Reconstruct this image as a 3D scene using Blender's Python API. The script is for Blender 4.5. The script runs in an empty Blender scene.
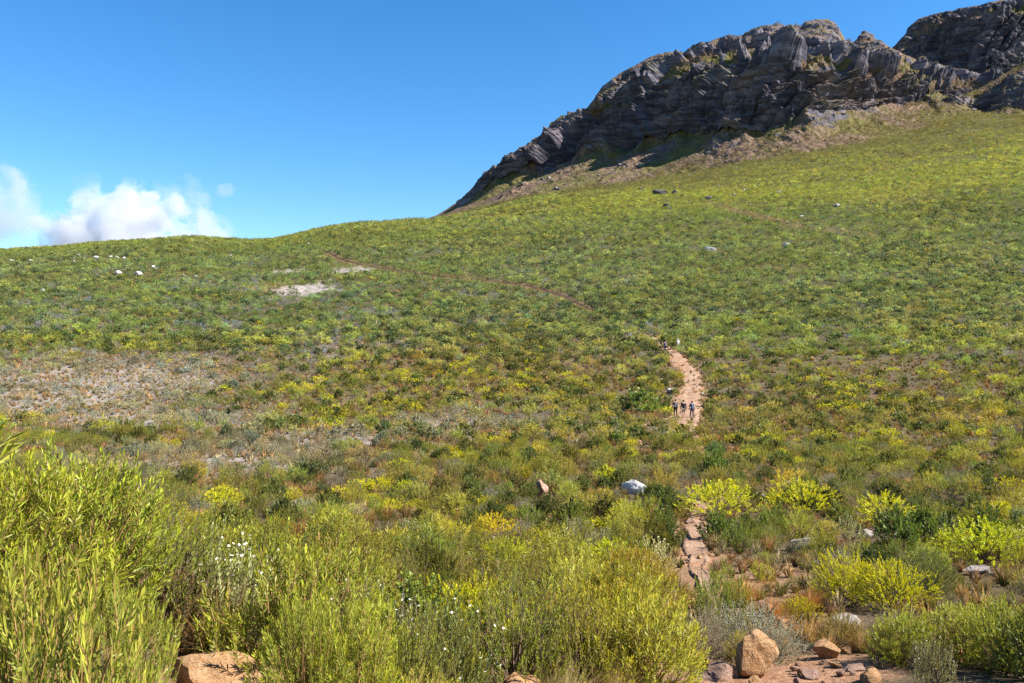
import bpy, bmesh, math, random
import numpy as np
from mathutils import Vector, Matrix
from mathutils.bvhtree import BVHTree

random.seed(7)
HAZE = 0
RNG = np.random.default_rng(11)
PI = math.pi
F, CX, CY = 800.0, 512.0, 341.5            # focal length in pixels, picture centre
scene = bpy.context.scene
COL = scene.collection

# ------------------------------------------------------------------ noise
def _hash(ix, iy, iz, s):
    h = (ix * 374761393 + iy * 668265263 + iz * 2147483647 + s * 974634777) & 0xFFFFFFFF
    h = ((h ^ (h >> 13)) * 1274126177) & 0xFFFFFFFF
    h = ((h ^ (h >> 16)) * 2246822519) & 0xFFFFFFFF
    return ((h ^ (h >> 15)) & 0xFFFFFF) / float(0xFFFFFF)

def vnoise(x, y, z=None, seed=0):
    x = np.asarray(x, float); y = np.asarray(y, float)
    z = np.zeros_like(x) if z is None else np.asarray(z, float)
    ix, iy, iz = np.floor(x).astype(np.int64), np.floor(y).astype(np.int64), np.floor(z).astype(np.int64)
    fx, fy, fz = x - ix, y - iy, z - iz
    fx, fy, fz = [f * f * f * (f * (f * 6 - 15) + 10) for f in (fx, fy, fz)]
    out = 0
    for dx in (0, 1):
        for dy in (0, 1):
            for dz in (0, 1):
                w = (fx if dx else 1 - fx) * (fy if dy else 1 - fy) * (fz if dz else 1 - fz)
                out = out + w * _hash(ix + dx, iy + dy, iz + dz, seed)
    return out * 2 - 1

def fbm(x, y, z=None, octaves=4, seed=0, gain=.5):
    a, s, t = 1.0, 0.0, 0.0
    z = np.zeros_like(np.asarray(x, float)) if z is None else z
    for o in range(octaves):
        s = s + a * vnoise(x * 2**o + 17.3 * o, y * 2**o - 9.1 * o, z * 2**o + 4.7 * o, seed + o)
        t += a; a *= gain
    return s / t

def smooth(a, b, x):
    t = np.clip((np.asarray(x, float) - a) / (b - a), 0, 1)
    return t * t * (3 - 2 * t)

def pchip(xk, yk, x):
    """monotone cubic through (xk, yk); yk may have extra trailing axes"""
    xk = np.asarray(xk, float); yk = np.asarray(yk, float)
    h = np.diff(xk); ex = (slice(None),) + (None,) * (yk.ndim - 1)
    d = np.diff(yk, axis=0) / h[ex]
    m = np.zeros_like(yk); m[0] = d[0]; m[-1] = d[-1]
    w1 = (2 * h[1:] + h[:-1])[ex]; w2 = (h[1:] + 2 * h[:-1])[ex]
    same = d[1:] * d[:-1] > 0
    with np.errstate(divide='ignore', invalid='ignore'):
        hm = (w1 + w2) / (w1 / d[:-1] + w2 / d[1:])
    m[1:-1] = np.where(same, hm, 0)
    x = np.clip(np.asarray(x, float), xk[0], xk[-1])
    i = np.clip(np.searchsorted(xk, x) - 1, 0, len(xk) - 2)
    hh = h[i][ex]; t = ((x - xk[i]) / h[i])[ex]
    return ((1 + 2 * t) * (1 - t)**2 * yk[i] + t * (1 - t)**2 * hh * m[i] + t * t * (3 - 2 * t) * yk[i + 1] + t * t * (t - 1) * hh * m[i + 1])

# ------------------------------------------------------------------ terrain
DN = [1, 2, 3, 4, 6, 9, 14, 20, 30]                       # near: heights
DF = [45, 60, 82, 105, 127, 160, 200, 250, 310, 380, 460, 560, 650, 800]   # far: picture rows
COLS = {
 -400: ([-1.65,-1.72,-1.78,-1.82,-1.95,-2.8,-4.3,-5.1,-5.9], [460,432,398,366,341,312,288,272,264,266,276,290,305,325]),
    0: ([-1.65,-1.72,-1.78,-1.84,-2.0,-3.1,-4.6,-5.4,-6.1], [464,434,398,364,339,309,284,265,255,254,261,270,280,292]),
  120: ([-1.65,-1.74,-1.82,-1.9,-2.2,-3.25,-4.6,-5.4,-6.2], [466,436,400,366,341,311,284,262,247,243,249,259,272,288]),
  200: ([-1.65,-1.76,-1.9,-2.0,-2.55,-3.45,-4.65,-5.45,-6.3], [467,438,402,369,343,313,287,263,246,240,246,256,266,284]),
  250: ([-1.65,-1.78,-1.92,-2.1,-2.65,-3.5,-4.7,-5.5,-6.35], [469,440,405,371,344,314,288,264,248,243,243,250,258,272]),
  350: ([-1.65,-1.8,-2.0,-2.25,-2.8,-3.6,-4.8,-5.6,-6.5], [471,442,410,374,345,314,288,262,241,228,226,234,242,256]),
  440: ([-1.65,-1.82,-2.1,-2.4,-2.95,-3.75,-4.9,-5.75,-6.7], [473,444,413,377,346,314,287,260,238,225,219,221,224,232]),
  560: ([-1.65,-1.88,-2.2,-2.55,-3.1,-3.9,-5.0,-5.9,-6.85], [475,446,416,379,346,312,283,255,231,213,202,195,193,200]),
  680: ([-1.65,-1.9,-2.25,-2.6,-3.15,-3.95,-5.05,-6.0,-6.95], [476,446,417,379,345,311,280,250,224,205,190,177,170,175]),
  760: ([-1.65,-1.9,-2.25,-2.6,-3.15,-3.95,-5.05,-6.0,-6.95], [476,446,417,379,345,311,279,247,219,199,179,161,150,152]),
  850: ([-1.65,-1.88,-2.2,-2.55,-3.1,-3.9,-5.0,-6.0,-6.95], [475,445,415,377,343,308,276,243,213,190,167,146,134,135]),
  950: ([-1.65,-1.85,-2.2,-2.5,-3.05,-3.85,-4.95,-5.95,-6.9], [474,443,412,374,341,306,271,235,205,180,156,133,118,116]),
 1024: ([-1.65,-1.85,-2.2,-2.5,-3.05,-3.85,-4.95,-5.9,-6.85], [473,441,410,371,338,303,267,229,197,170,145,124,112,112]),
 1450: ([-1.65,-1.8,-2.1,-2.4,-2.9,-3.6,-4.6,-5.4,-6.2], [462,428,392,352,318,280,242,202,166,134,104,80,64,60]),
}
TH = np.radians(np.linspace(-70, 70, 561)); LR = np.linspace(math.log(.4), math.log(1500), 420)
def _build_grid():
    px = sorted(COLS); th, cols = [], []
    for p in px:
        u = (p - CX) / F; t = math.atan(u); zn, rows = COLS[p]
        D = np.array(DN + DF, float)
        z = np.array(list(zn) + [(CY - r) / F * d for r, d in zip(rows, DF)])
        r = D / math.cos(t)
        cols.append(pchip(np.log(r), z, LR)); th.append(t)
    return pchip(np.array(th), np.array(cols), TH)
GRID = _build_grid()
GRID[:, 0] = -1.65
def base_h(x, y):
    x = np.asarray(x, float); y = np.asarray(y, float)
    r = np.maximum(np.hypot(x, y), .41); t = np.arctan2(x, y)
    a = np.clip((np.clip(t, TH[0], TH[-1]) - TH[0]) / (TH[1] - TH[0]), 0, len(TH) - 1.001)
    b = np.clip((np.log(r) - LR[0]) / (LR[1] - LR[0]), 0, len(LR) - 1.001)
    i, j = a.astype(int), b.astype(int); fa, fb = a - i, b - j
    z = (GRID[i, j] * (1 - fa) * (1 - fb) + GRID[i + 1, j] * fa * (1 - fb) + GRID[i, j + 1] * (1 - fa) * fb + GRID[i + 1, j + 1] * fa * fb)
    w = smooth(1.15, 1.9, np.abs(t))
    return z * (1 - w) + w * (-1.65 - .03 * np.minimum(r, 400))
def H(x, y):
    x = np.asarray(x, float); y = np.asarray(y, float)
    r = np.hypot(x, y)
    z = base_h(x, y)
    z = z + .05 * smooth(1, 6, r) * fbm(x * 1.3, y * 1.3, octaves=3, seed=3)
    z = z + .35 * smooth(15, 90, r) * fbm(x / 9, y / 9, octaves=3, seed=5)
    z = z + 1.7 * smooth(90, 300, r) * fbm(x / 34, y / 34, octaves=3, seed=8)
    return z
def unproject(px, row):
    """where the sight line through a pixel of the photograph meets the hillside"""
    u, v = (px - CX) / F, (CY - row) / F
    Y = np.exp(np.linspace(math.log(1.2), math.log(1000), 2600))
    d = v * Y - H(u * Y, Y)
    k = np.argmax(d < 0)
    if not (d < 0).any(): return None
    y = Y[k]
    return Vector((u * y, y, float(H(u * y, y))))
def at(px, Y):
    x = (px - CX) / F * Y
    return Vector((x, Y, float(H(x, Y))))

# ------------------------------------------------------------------ mesh helpers
def mesh_from(name, V, faces=None, quads=None, tris=None, mats=(), smooth_shade=False, attr=None, matidx=None):
    me = bpy.data.meshes.new(name)
    V = np.asarray(V, np.float32)
    loops, starts, totals = [], [], []
    n = 0
    for arr, k in ((quads, 4), (tris, 3)):
        if arr is None or len(arr) == 0: continue
        arr = np.asarray(arr, np.int32)
        loops.append(arr.ravel()); starts.append(n + np.arange(len(arr)) * k); totals.append(np.full(len(arr), k)); n += arr.size
    loops = np.concatenate(loops); starts = np.concatenate(starts); totals = np.concatenate(totals)
    me.vertices.add(len(V)); me.vertices.foreach_set('co', V.ravel())
    me.loops.add(len(loops)); me.loops.foreach_set('vertex_index', loops.astype(np.int32))
    me.polygons.add(len(starts)); me.polygons.foreach_set('loop_start', starts.astype(np.int32)); me.polygons.foreach_set('loop_total', totals.astype(np.int32))
    me.polygons.foreach_set('use_smooth', np.full(len(starts), smooth_shade))
    if matidx is not None: me.polygons.foreach_set('material_index', np.asarray(matidx, np.int32))
    for m in mats: me.materials.append(m)
    for k, a in (attr or {}).items():
        at_ = me.attributes.new(k, 'FLOAT_COLOR', 'POINT')
        a = np.asarray(a, np.float32)
        if a.shape[1] == 3: a = np.concatenate([a, np.ones((len(a), 1), np.float32)], 1)
        at_.data.foreach_set('color', a.ravel())
    me.update(calc_edges=True)
    return me
def link(name, me, parent=None, loc=None):
    o = bpy.data.objects.new(name, me); COL.objects.link(o)
    if parent: o.parent = parent
    if loc is not None: o.location = loc
    return o
def tag(o, label=None, cat=None, group=None, kind=None):
    if label: o['label'] = label
    if cat: o['category'] = cat
    if group: o['group'] = group
    if kind: o['kind'] = kind
    return o
def grid_quads(na, nb, off=0):
    i, j = np.meshgrid(np.arange(na - 1), np.arange(nb - 1), indexing='ij')
    a = (i * nb + j).ravel() + off
    return np.stack([a, a + nb, a + nb + 1, a + 1], 1)

# ------------------------------------------------------------------ materials
class NT:
    def __init__(s, name):
        s.m = bpy.data.materials.new(name); s.m.use_nodes = True; s.t = s.m.node_tree; s.t.nodes.clear()
        s.out = s.n('ShaderNodeOutputMaterial')
    def n(s, ty, **kw):
        o = s.t.nodes.new(ty)
        for k, v in kw.items(): setattr(o, k, v)
        return o
    def l(s, a, b): s.t.links.new(a, b)
    def set(s, sock, v):
        if isinstance(v, bpy.types.NodeSocket): s.l(v, sock)
        elif isinstance(v, (tuple, list)) and len(v) == 3 and sock.type == 'RGBA': sock.default_value = (*v, 1)
        else: sock.default_value = v
    def noise(s, scale, detail=4, rough=.55, vec=None, dist=0):
        o = s.n('ShaderNodeTexNoise'); o.inputs['Scale'].default_value = scale; o.inputs['Detail'].default_value = detail
        o.inputs['Roughness'].default_value = rough; o.inputs['Distortion'].default_value = dist
        if vec is not None: s.l(vec, o.inputs['Vector'])
        return o.outputs['Fac']
    def math(s, op, a, b=0.0, clamp=False):
        o = s.n('ShaderNodeMath', operation=op); o.use_clamp = clamp
        s.set(o.inputs[0], a); s.set(o.inputs[1], b); return o.outputs[0]
    def rng(s, v, a, b, c=0., d=1., it='SMOOTHSTEP'):
        o = s.n('ShaderNodeMapRange', interpolation_type=it)
        s.set(o.inputs[0], v)
        for k, x in zip((1, 2, 3, 4), (a, b, c, d)): s.set(o.inputs[k], x)
        return o.outputs[0]
    def mix(s, f, a, b, blend='MIX'):
        o = s.n('ShaderNodeMix', data_type='RGBA', blend_type=blend)
        s.set(o.inputs[0], f); s.set(o.inputs[6], a); s.set(o.inputs[7], b); return o.outputs[2]
    def bsdf(s, col, rough=.9, spec=.2, normal=None):
        o = s.n('ShaderNodeBsdfPrincipled')
        s.set(o.inputs['Base Color'], col); s.set(o.inputs['Roughness'], rough); s.set(o.inputs['Specular IOR Level'], spec)
        if normal is not None: s.l(normal, o.inputs['Normal'])
        return o.outputs[0]
    def bump(s, h, strength=.5, dist=.1):
        o = s.n('ShaderNodeBump'); o.inputs['Strength'].default_value = strength; o.inputs['Distance'].default_value = dist
        s.l(h, o.inputs['Height']); return o.outputs[0]
    def end(s, sh): s.l(sh, s.out.inputs['Surface']); return s.m

def leaf_material(name, tip_shift, trans=.38, rough=.42, spec=.28):
    """colour of each leaf = the plant's own tint, varied leaf by leaf; young tips (attribute g) go to the tip colour"""
    k = NT(name)
    tint = k.n('ShaderNodeAttribute', attribute_type='INSTANCER', attribute_name='tint').outputs['Color']
    v = k.n('ShaderNodeAttribute', attribute_type='GEOMETRY', attribute_name='leafvar')
    sep = k.n('ShaderNodeSeparateColor'); k.l(v.outputs['Color'], sep.inputs[0])
    c = k.mix(sep.outputs[1], tint, k.mix(1.0, tint, tip_shift, 'MULTIPLY'))
    c = k.mix(k.math('GREATER_THAN', sep.outputs[2], .965), c, (.17, .09, .035))       # here and there a dead leaf
    val = k.rng(sep.outputs[0], 0, 1, .5, 1.45, 'LINEAR')
    hs = k.n('ShaderNodeHueSaturation'); k.l(c, hs.inputs['Color']); k.l(val, hs.inputs['Value'])
    k.l(k.rng(sep.outputs[2], 0, 1, .485, .515, 'LINEAR'), hs.inputs['Hue'])
    c = hs.outputs[0]
    p = k.bsdf(c, rough, spec)
    t = k.n('ShaderNodeBsdfTranslucent'); k.l(k.mix(1.0, c, (1.15, 1.1, .6), 'MULTIPLY'), t.inputs['Color'])
    m = k.n('ShaderNodeMixShader'); m.inputs[0].default_value = trans
    k.l(p, m.inputs[1]); k.l(t.outputs[0], m.inputs[2])
    return k.end(m.outputs[0])
M = {}
M['leaf'] = leaf_material('shrub_leaf', (1.6, 1.45, .9))
M['yellow'] = leaf_material('yellow_tip_leaf', (1.5, 1.3, .5))
M['grey'] = leaf_material('grey_leaf', (1.3, 1.25, 1.2), trans=.25, rough=.8, spec=.1)
M['blade'] = leaf_material('restio_blade', (1.6, 1.25, .9), trans=.3, rough=.6)
def simple(name, col, rough=.85, var=.35, scale=20., bump=0., bdist=.02):
    k = NT(name); co = k.n('ShaderNodeTexCoord').outputs['Object']
    n = k.noise(scale, 5, .6, co)
    c = k.mix(n, tuple(x * (1 - var) for x in col), tuple(x * (1 + var) for x in col))
    nb = k.bump(k.noise(scale * 2, 6, .7, co), bump, bdist) if bump else None
    return k.end(k.bsdf(c, rough, .15, nb))
M['twig'] = simple('woody_twig', (.13, .085, .055))
M['red_stem'] = simple('reddish_stem', (.26, .15, .06))
M['white_flower'] = simple('papery_white_petal', (.72, .66, .56), .8, .12)
M['dead'] = simple('dry_grey_twig', (.3, .27, .24))

def rock_material(name, base, alt, scale=2.0, lich=(.45, .43, .4), lf=.5):
    k = NT(name); co = k.n('ShaderNodeTexCoord').outputs['Object']
    n = k.noise(scale, 6, .62, co, .6)
    c = k.mix(k.rng(n, .36, .64), base, alt)
    f = k.noise(scale * 9, 5, .7, co)
    c = k.mix(k.math('MULTIPLY', k.rng(f, .5, .72), lf), c, lich)
    c = k.mix(k.math('MULTIPLY', k.rng(k.noise(scale * 3.1, 6, .7, co, 1.2), .5, .66), .6), c, tuple(x * .42 for x in base))
    w = k.n('ShaderNodeTexWave', wave_type='BANDS', bands_direction='Z'); k.l(co, w.inputs[0])
    w.inputs['Scale'].default_value = scale * .9; w.inputs['Distortion'].default_value = 5.; w.inputs['Detail'].default_value = 4
    c = k.mix(k.math('MULTIPLY', k.rng(w.outputs['Fac'], 0., .1, 1, 0), .22), c, tuple(x * .4 for x in base))
    h = k.math('ADD', k.noise(scale * 5, 8, .7, co), k.math('MULTIPLY', w.outputs['Fac'], .08))
    return k.end(k.bsdf(c, .92, .12, k.bump(h, .8, .08)))
M['orange_rock'] = rock_material('orange_sandstone', (.37, .19, .08), (.48, .29, .15), 2.4, (.52, .4, .28))
M['pale_rock'] = rock_material('pale_sandstone', (.29, .24, .21), (.42, .37, .33), 1.6, (.5, .47, .43))
M['pink_rock'] = rock_material('pinkish_sandstone', (.28, .165, .115), (.38, .25, .185), 2.0, (.42, .35, .3))
M['white_rock'] = rock_material('white_quartzite', (.3, .27, .25), (.46, .43, .4), 1.3, (.54, .51, .48))
M['hill_stone'] = rock_material('sunlit_quartzite', (.42, .39, .35), (.56, .53, .49), 1.0, (.6, .57, .53))  # paler copy of the white quartzite, its sunlit look put into the colour
M['cliff_block'] = rock_material('weathered_cliff_block', (.13, .115, .115), (.25, .22, .21), 1.4, (.32, .3, .28))
M['dark_rock'] = rock_material('dark_lichened_rock', (.06, .055, .055), (.12, .11, .1), 1.0, (.2, .19, .18), .4)

# ground: litter, soil and low dead growth; soil zones come from vertex masks of the place
def ground_material():
    k = NT('hillside_ground'); co = k.n('ShaderNodeTexCoord').outputs['Object']
    z = k.n('ShaderNodeAttribute', attribute_type='GEOMETRY', attribute_name='zone')
    sep = k.n('ShaderNodeSeparateColor'); k.l(z.outputs['Color'], sep.inputs[0])
    fine = k.noise(9., 6, .7, co); mid = k.noise(.9, 5, .6, co); big = k.noise(.09, 4, .55, co)
    litter = k.mix(k.rng(fine, .3, .7), (.045, .032, .02), (.16, .115, .07))
    litter = k.mix(k.rng(mid, .42, .62), litter, k.mix(fine, (.06, .055, .025), (.12, .1, .045)))
    litter = k.mix(k.math('MULTIPLY', k.rng(big, .45, .65), .6), litter, (.13, .085, .06))
    green = k.mix(k.rng(mid, .35, .65), (.05, .052, .016), (.1, .085, .028))
    c = k.mix(sep.outputs[2], litter, green)
    pale = k.mix(k.rng(fine, .3, .7), (.2, .165, .145), (.4, .35, .32))
    c = k.mix(k.math('MULTIPLY', sep.outputs[0], k.rng(mid, .3, .55)), c, pale)
    red = k.mix(k.rng(fine, .3, .7), (.22, .11, .06), (.38, .22, .13))
    c = k.mix(sep.outputs[1], c, red)
    h = k.math('ADD', k.noise(24., 6, .7, co), k.math('MULTIPLY', k.noise(3., 5, .6, co), 2.))
    return k.end(k.bsdf(c, .95, .08, k.bump(h, .7, .06)))
M['ground'] = ground_material()
def path_material(name, m):
    k = NT(name); co = k.n('ShaderNodeTexCoord').outputs['Object']
    n = k.noise(1.1, 6, .65, co); f = k.noise(14., 6, .7, co)
    c = k.mix(k.rng(n, .35, .65), (0.269 * m, 0.150 * m, 0.090 * m), (0.374 * m, 0.248 * m, 0.168 * m))
    c = k.mix(k.math('MULTIPLY', k.rng(f, .52, .7), .6), c, (0.449 * m, 0.338 * m, 0.243 * m))
    c = k.mix(k.math('MULTIPLY', k.rng(f, .3, .45, 1, 0), .5), c, (0.150 * m, 0.082 * m, 0.051 * m))
    h = k.math('ADD', f, k.math('MULTIPLY', k.noise(3.5, 6, .7, co), 2.))
    return k.end(k.bsdf(c, .95, .08, k.bump(h, .9, .07)))
M['path'] = path_material('trodden_sandy_soil', 1.)
M['trail'] = path_material('trodden_brown_soil_bank_shade', .2)  # brown soil darkened: the shadow of the cut bank is put into the colour
def mountain_material(name, veg=1.0, dark=1.0):
    k = NT(name); co = k.n('ShaderNodeTexCoord').outputs['Object']
    sx = k.n('ShaderNodeSeparateXYZ'); k.l(co, sx.inputs[0])
    geo = k.n('ShaderNodeNewGeometry'); sn = k.n('ShaderNodeSeparateXYZ'); k.l(geo.outputs['True Normal'], sn.inputs[0])
    mp = k.n('ShaderNodeMapping'); k.l(co, mp.inputs['Vector']); mp.inputs['Scale'].default_value = (.35, .35, 2.2); mp.inputs['Rotation'].default_value = (.1, .16, 0)
    strat = k.noise(.11, 7, .68, mp.outputs[0], .8)
    mv = k.n('ShaderNodeMapping'); k.l(co, mv.inputs['Vector']); mv.inputs['Scale'].default_value = (1.3, 1.3, .8)
    vert = k.noise(.05, 7, .7, mv.outputs[0], .4)
    n = k.noise(.035, 7, .62, co)
    c = k.mix(k.rng(n, .36, .64), tuple(v * dark for v in (.092, .09, .112)), tuple(v * dark for v in (.225, .2, .218)))
    c = k.mix(k.rng(strat, .42, .6), k.mix(1., c, (.45, .45, .5), 'MULTIPLY'), c)
    c = k.mix(k.math('MULTIPLY', k.rng(vert, .56, .68), .6), c, (.3, .25, .23))
    c = k.mix(k.math('MULTIPLY', k.rng(vert, .4, .28), .65), c, (.05, .045, .045))
    vn = k.noise(.12, 6, .7, co)
    talus = k.mix(k.rng(vn, .35, .65), (.085, .055, .035), (.2, .135, .095))
    talus = k.mix(k.rng(k.noise(.022, 5, .6, co), .44, .6), talus, k.mix(vn, (.07, .065, .02), (.15, .125, .045)))
    slope = k.math('ADD', sn.outputs[2], k.math('MULTIPLY', k.math('SUBTRACT', vn, .5), .5))
    cov = k.n('ShaderNodeAttribute', attribute_type='GEOMETRY', attribute_name='cover').outputs['Fac']
    cov = k.rng(k.math('ADD', cov, k.math('MULTIPLY', k.math('SUBTRACT', vn, .5), .8)), .35, .6)
    c = k.mix(k.math('MAXIMUM', k.math('MULTIPLY', k.rng(slope, .42, .58), veg), cov), c, talus)
    h = k.math('ADD', k.math('MULTIPLY', strat, 1.), k.math('ADD', k.math('MULTIPLY', vert, 2.), k.noise(.5, 8, .75, co)))
    return k.end(k.bsdf(c, .95, .08, k.bump(h, .8, 1.1)))
M['mountain'] = mountain_material('mountain_rock')
M['far_mountain'] = mountain_material('far_mountain_rock', .35, .7)

# ------------------------------------------------------------------ footpaths (centre lines on the ground)
def line(pts):
    """[(px, row, width m)] -> smooth polyline on the ground"""
    P = [unproject(a, b) for a, b, w in pts]; W = [w for _, _, w in pts]
    k = np.arange(len(P)); L = np.concatenate([[0], np.cumsum([max((P[i + 1] - P[i]).xy.length, .01) for i in range(len(P) - 1)])])
    n = max(12, int(L[-1] / .5)); n = min(n, 400)
    s = np.linspace(0, L[-1], n)
    q = pchip(L, np.array([(p.x, p.y, w) for p, w in zip(P, W)]), s)
    return q
PATH_MAIN = line([(716, 672, .5), (722, 630, .3), (708, 590, .3), (698, 566, .5), (695, 545, .62), (698, 520, .68), (697, 503, .45), (703, 480, .3), (704, 465, .35), (700, 450, .4), (692, 432, .6), (686, 420, 2.7), (687, 408, 2.8), (690, 396, 2.5), (692, 384, 2.1), (686, 368, 1.9), (675, 356, 1.5), (661, 345, 1.6), (650, 337, .9)])
PATH_SPUR = line([(690, 421, 1.6), (672, 421, 1.4), (655, 424, 1.0), (636, 428, .5)])
TRAIL = line([(590, 310, .5), (581, 305, .9), (568, 299, 1.7), (553, 293, 1.8), (535, 288, 1.6), (515, 284, 1.4), (490, 281, .7), (455, 278, .4), (420, 274, .5), (400, 271, .8), (385, 268.5, 1.6), (372, 266.5, 1.4), (350, 262, 1.3), (336, 257, 1.4), (326, 252, .8)])
HILL_TRAIL = line([(706, 203, 2.2), (730, 210, 3.4), (755, 217, 3.6), (790, 224, 2.6), (830, 231, 1.8), (880, 238, 1.4)])
def dist_to(q, x, y):
    """distance to a polyline minus its half width"""
    best = np.full(np.shape(x), 1e9)
    for a, b in zip(q[:-1], q[1:]):
        ab = b[:2] - a[:2]; L2 = max(ab @ ab, 1e-9)
        t = np.clip(((x - a[0]) * ab[0] + (y - a[1]) * ab[1]) / L2, 0, 1)
        d = np.hypot(x - a[0] - t * ab[0], y - a[1] - t * ab[1]) - (a[2] + t * (b[2] - a[2])) / 2
        best = np.minimum(best, d)
    return best
def sub(q, m=60): return q[::max(1, len(q) // m)] if len(q) > m else q
CLEAR = unproject(775, 671)                                 # rocky clearing in front
def ell(px, row, a, b):
    p = unproject(px, row); return (p.x, p.y, a, b)
BARE = [ell(303, 291, 8., 13.), ell(287, 273, 6., 9), ell(352, 271, 8., 7)]
PALE = [ell(20, 408, 14, 8), ell(95, 374, 13, 11), ell(60, 396, 11, 8), ell(150, 420, 9, 4), ell(240, 462, 7, 5), ell(330, 440, 7, 5), ell(205, 470, 6, 4), ell(140, 382, 11, 8), ell(470, 425, 6, 4)]
def ell_d(e, x, y):
    return np.hypot((x - e[0]) / e[2], (y - e[1]) / e[3])

# ------------------------------------------------------------------ ground mesh
def build_ground():
    th = np.concatenate([np.linspace(-180, -48, 67)[:-1], np.linspace(-48, 48, 721), np.linspace(48, 180, 67)[1:]])
    th = np.radians(th)
    r = np.concatenate([np.exp(np.arange(math.log(.5), math.log(1000), .0145)), np.array([1060, 1200, 1500, 1800])])
    T, R_ = np.meshgrid(th, r, indexing='ij')
    X, Y = R_ * np.sin(T), R_ * np.cos(T)
    Z = H(X, Y)
    x, y = X.ravel(), Y.ravel()
    zone = np.zeros((len(x), 3))
    nz = fbm(x / 3., y / 3., octaves=4, seed=21)
    fr = np.hypot(x, y)
    m = fr < 420
    b = np.zeros(len(x)); g = np.zeros(len(x))
    for e in BARE: b[m] = np.maximum(b[m], smooth(1.1, .6, ell_d(e, x[m], y[m]) + .9 * nz[m]))
    for e in PALE: b[m] = np.maximum(b[m], 0.75 * smooth(1.3, .5, ell_d(e, x[m], y[m]) + .6 * nz[m]))
    m2 = (fr < 160) & (np.abs(x) < 70) & (y > 0)
    d = np.minimum(dist_to(sub(PATH_MAIN, 90), x[m2], y[m2]), dist_to(sub(PATH_SPUR), x[m2], y[m2]))
    g[m2] = smooth(1.0, -.1, d + .7 * nz[m2])
    d = np.hypot((x - CLEAR.x) / 1.6, (y - CLEAR.y) / 1.0)
    g = np.maximum(g, smooth(1.5, .8, d + .35 * nz))
    p = unproject(790, 622); g = np.maximum(g, smooth(1.2, .5, np.hypot((x - p.x) / .9, (y - p.y) / .8) + .4 * nz))
    lowr = smooth(8, 10, y) * smooth(27, 20, y) * smooth(.15, .2, x / np.maximum(y, .1)) * smooth(.46, .38, x / np.maximum(y, .1))
    g = np.maximum(g, .6 * lowr * smooth(-.25, .3, nz))
    p = at(205, 5.4); g = np.maximum(g, smooth(1.2, .4, np.hypot((x - p.x) / .5, (y - p.y) / .5) + .4 * nz))
    m3 = (fr > 120) & (fr < 480) & (y > 0)
    d = dist_to(sub(TRAIL, 60), x[m3], y[m3]); g[m3] = np.maximum(g[m3], .3 * smooth(1.0, .1, d + nz[m3]))
    d = dist_to(sub(HILL_TRAIL, 40), x[m3], y[m3]); g[m3] = np.maximum(g[m3], .3 * smooth(2., 0., d + 2 * nz[m3]))
    e = ell(264, 288, 6, 12); g = np.maximum(g, .3 * smooth(1.2, .5, ell_d(e, x, y) + .5 * nz))
    zone[:, 0], zone[:, 1] = b, g
    zone[:, 2] = smooth(110, 260, fr + 60 * nz)
    V = np.stack([x, y, Z.ravel()], 1)
    q = grid_quads(len(th), len(r))
    c = len(V)
    V = np.concatenate([V, [[0, 0, -1.66]]])
    zone = np.concatenate([zone, [[0, 0, 0]]])
    i = np.arange(len(th) - 1)
    tr = np.stack([np.full(len(i), c), (i + 1) * len(r), i * len(r)], 1)
    me = mesh_from('ground', V, quads=q[:, ::-1], tris=tr[:, ::-1], mats=[M['ground']], smooth_shade=True, attr={'zone': zone})
    o = link('ground', me); tag(o, kind='structure')
    return o
ground = build_ground()

def ribbon(name, q, lift=.03, rough=.05, amp=1.0, mat='path'):
    n = len(q); t = np.gradient(q[:, :2], axis=0); t /= np.linalg.norm(t, axis=1)[:, None] + 1e-9
    nn = np.stack([-t[:, 1], t[:, 0]], 1)
    us = np.array([-.62, -.5, -.34, -.17, 0, .17, .34, .5, .62])
    V = []
    for k, u in enumerate(us):
        wob = .85 + .42 * vnoise(np.arange(n) * .55, np.full(n, 3. + 5 * np.sign(u)), seed=4)
        p = q[:, :2] + nn * (q[:, 2] * u * wob)[:, None]
        z = H(p[:, 0], p[:, 1]) + lift - (.35 if abs(u) > .6 else 0) * lift * 4 + rough * fbm(p[:, 0] * 1.7, p[:, 1] * 1.7, octaves=3, seed=9) * (abs(u) < .55)
        z = z - .05 * amp * (abs(u) < .4)
        V.append(np.stack([p[:, 0], p[:, 1], z], 1))
    V = np.stack(V, 1).reshape(-1, 3)
    me = mesh_from(name, V, quads=grid_quads(n, len(us)), mats=[M[mat]], smooth_shade=True)
    o = link(name, me); tag(o, kind='structure'); return o
ribbon('footpath', PATH_MAIN, .09, .12)
ribbon('side_path', PATH_SPUR, .09, .08)
ribbon('hillside_trail', TRAIL, .1, .06, mat='trail')

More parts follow.
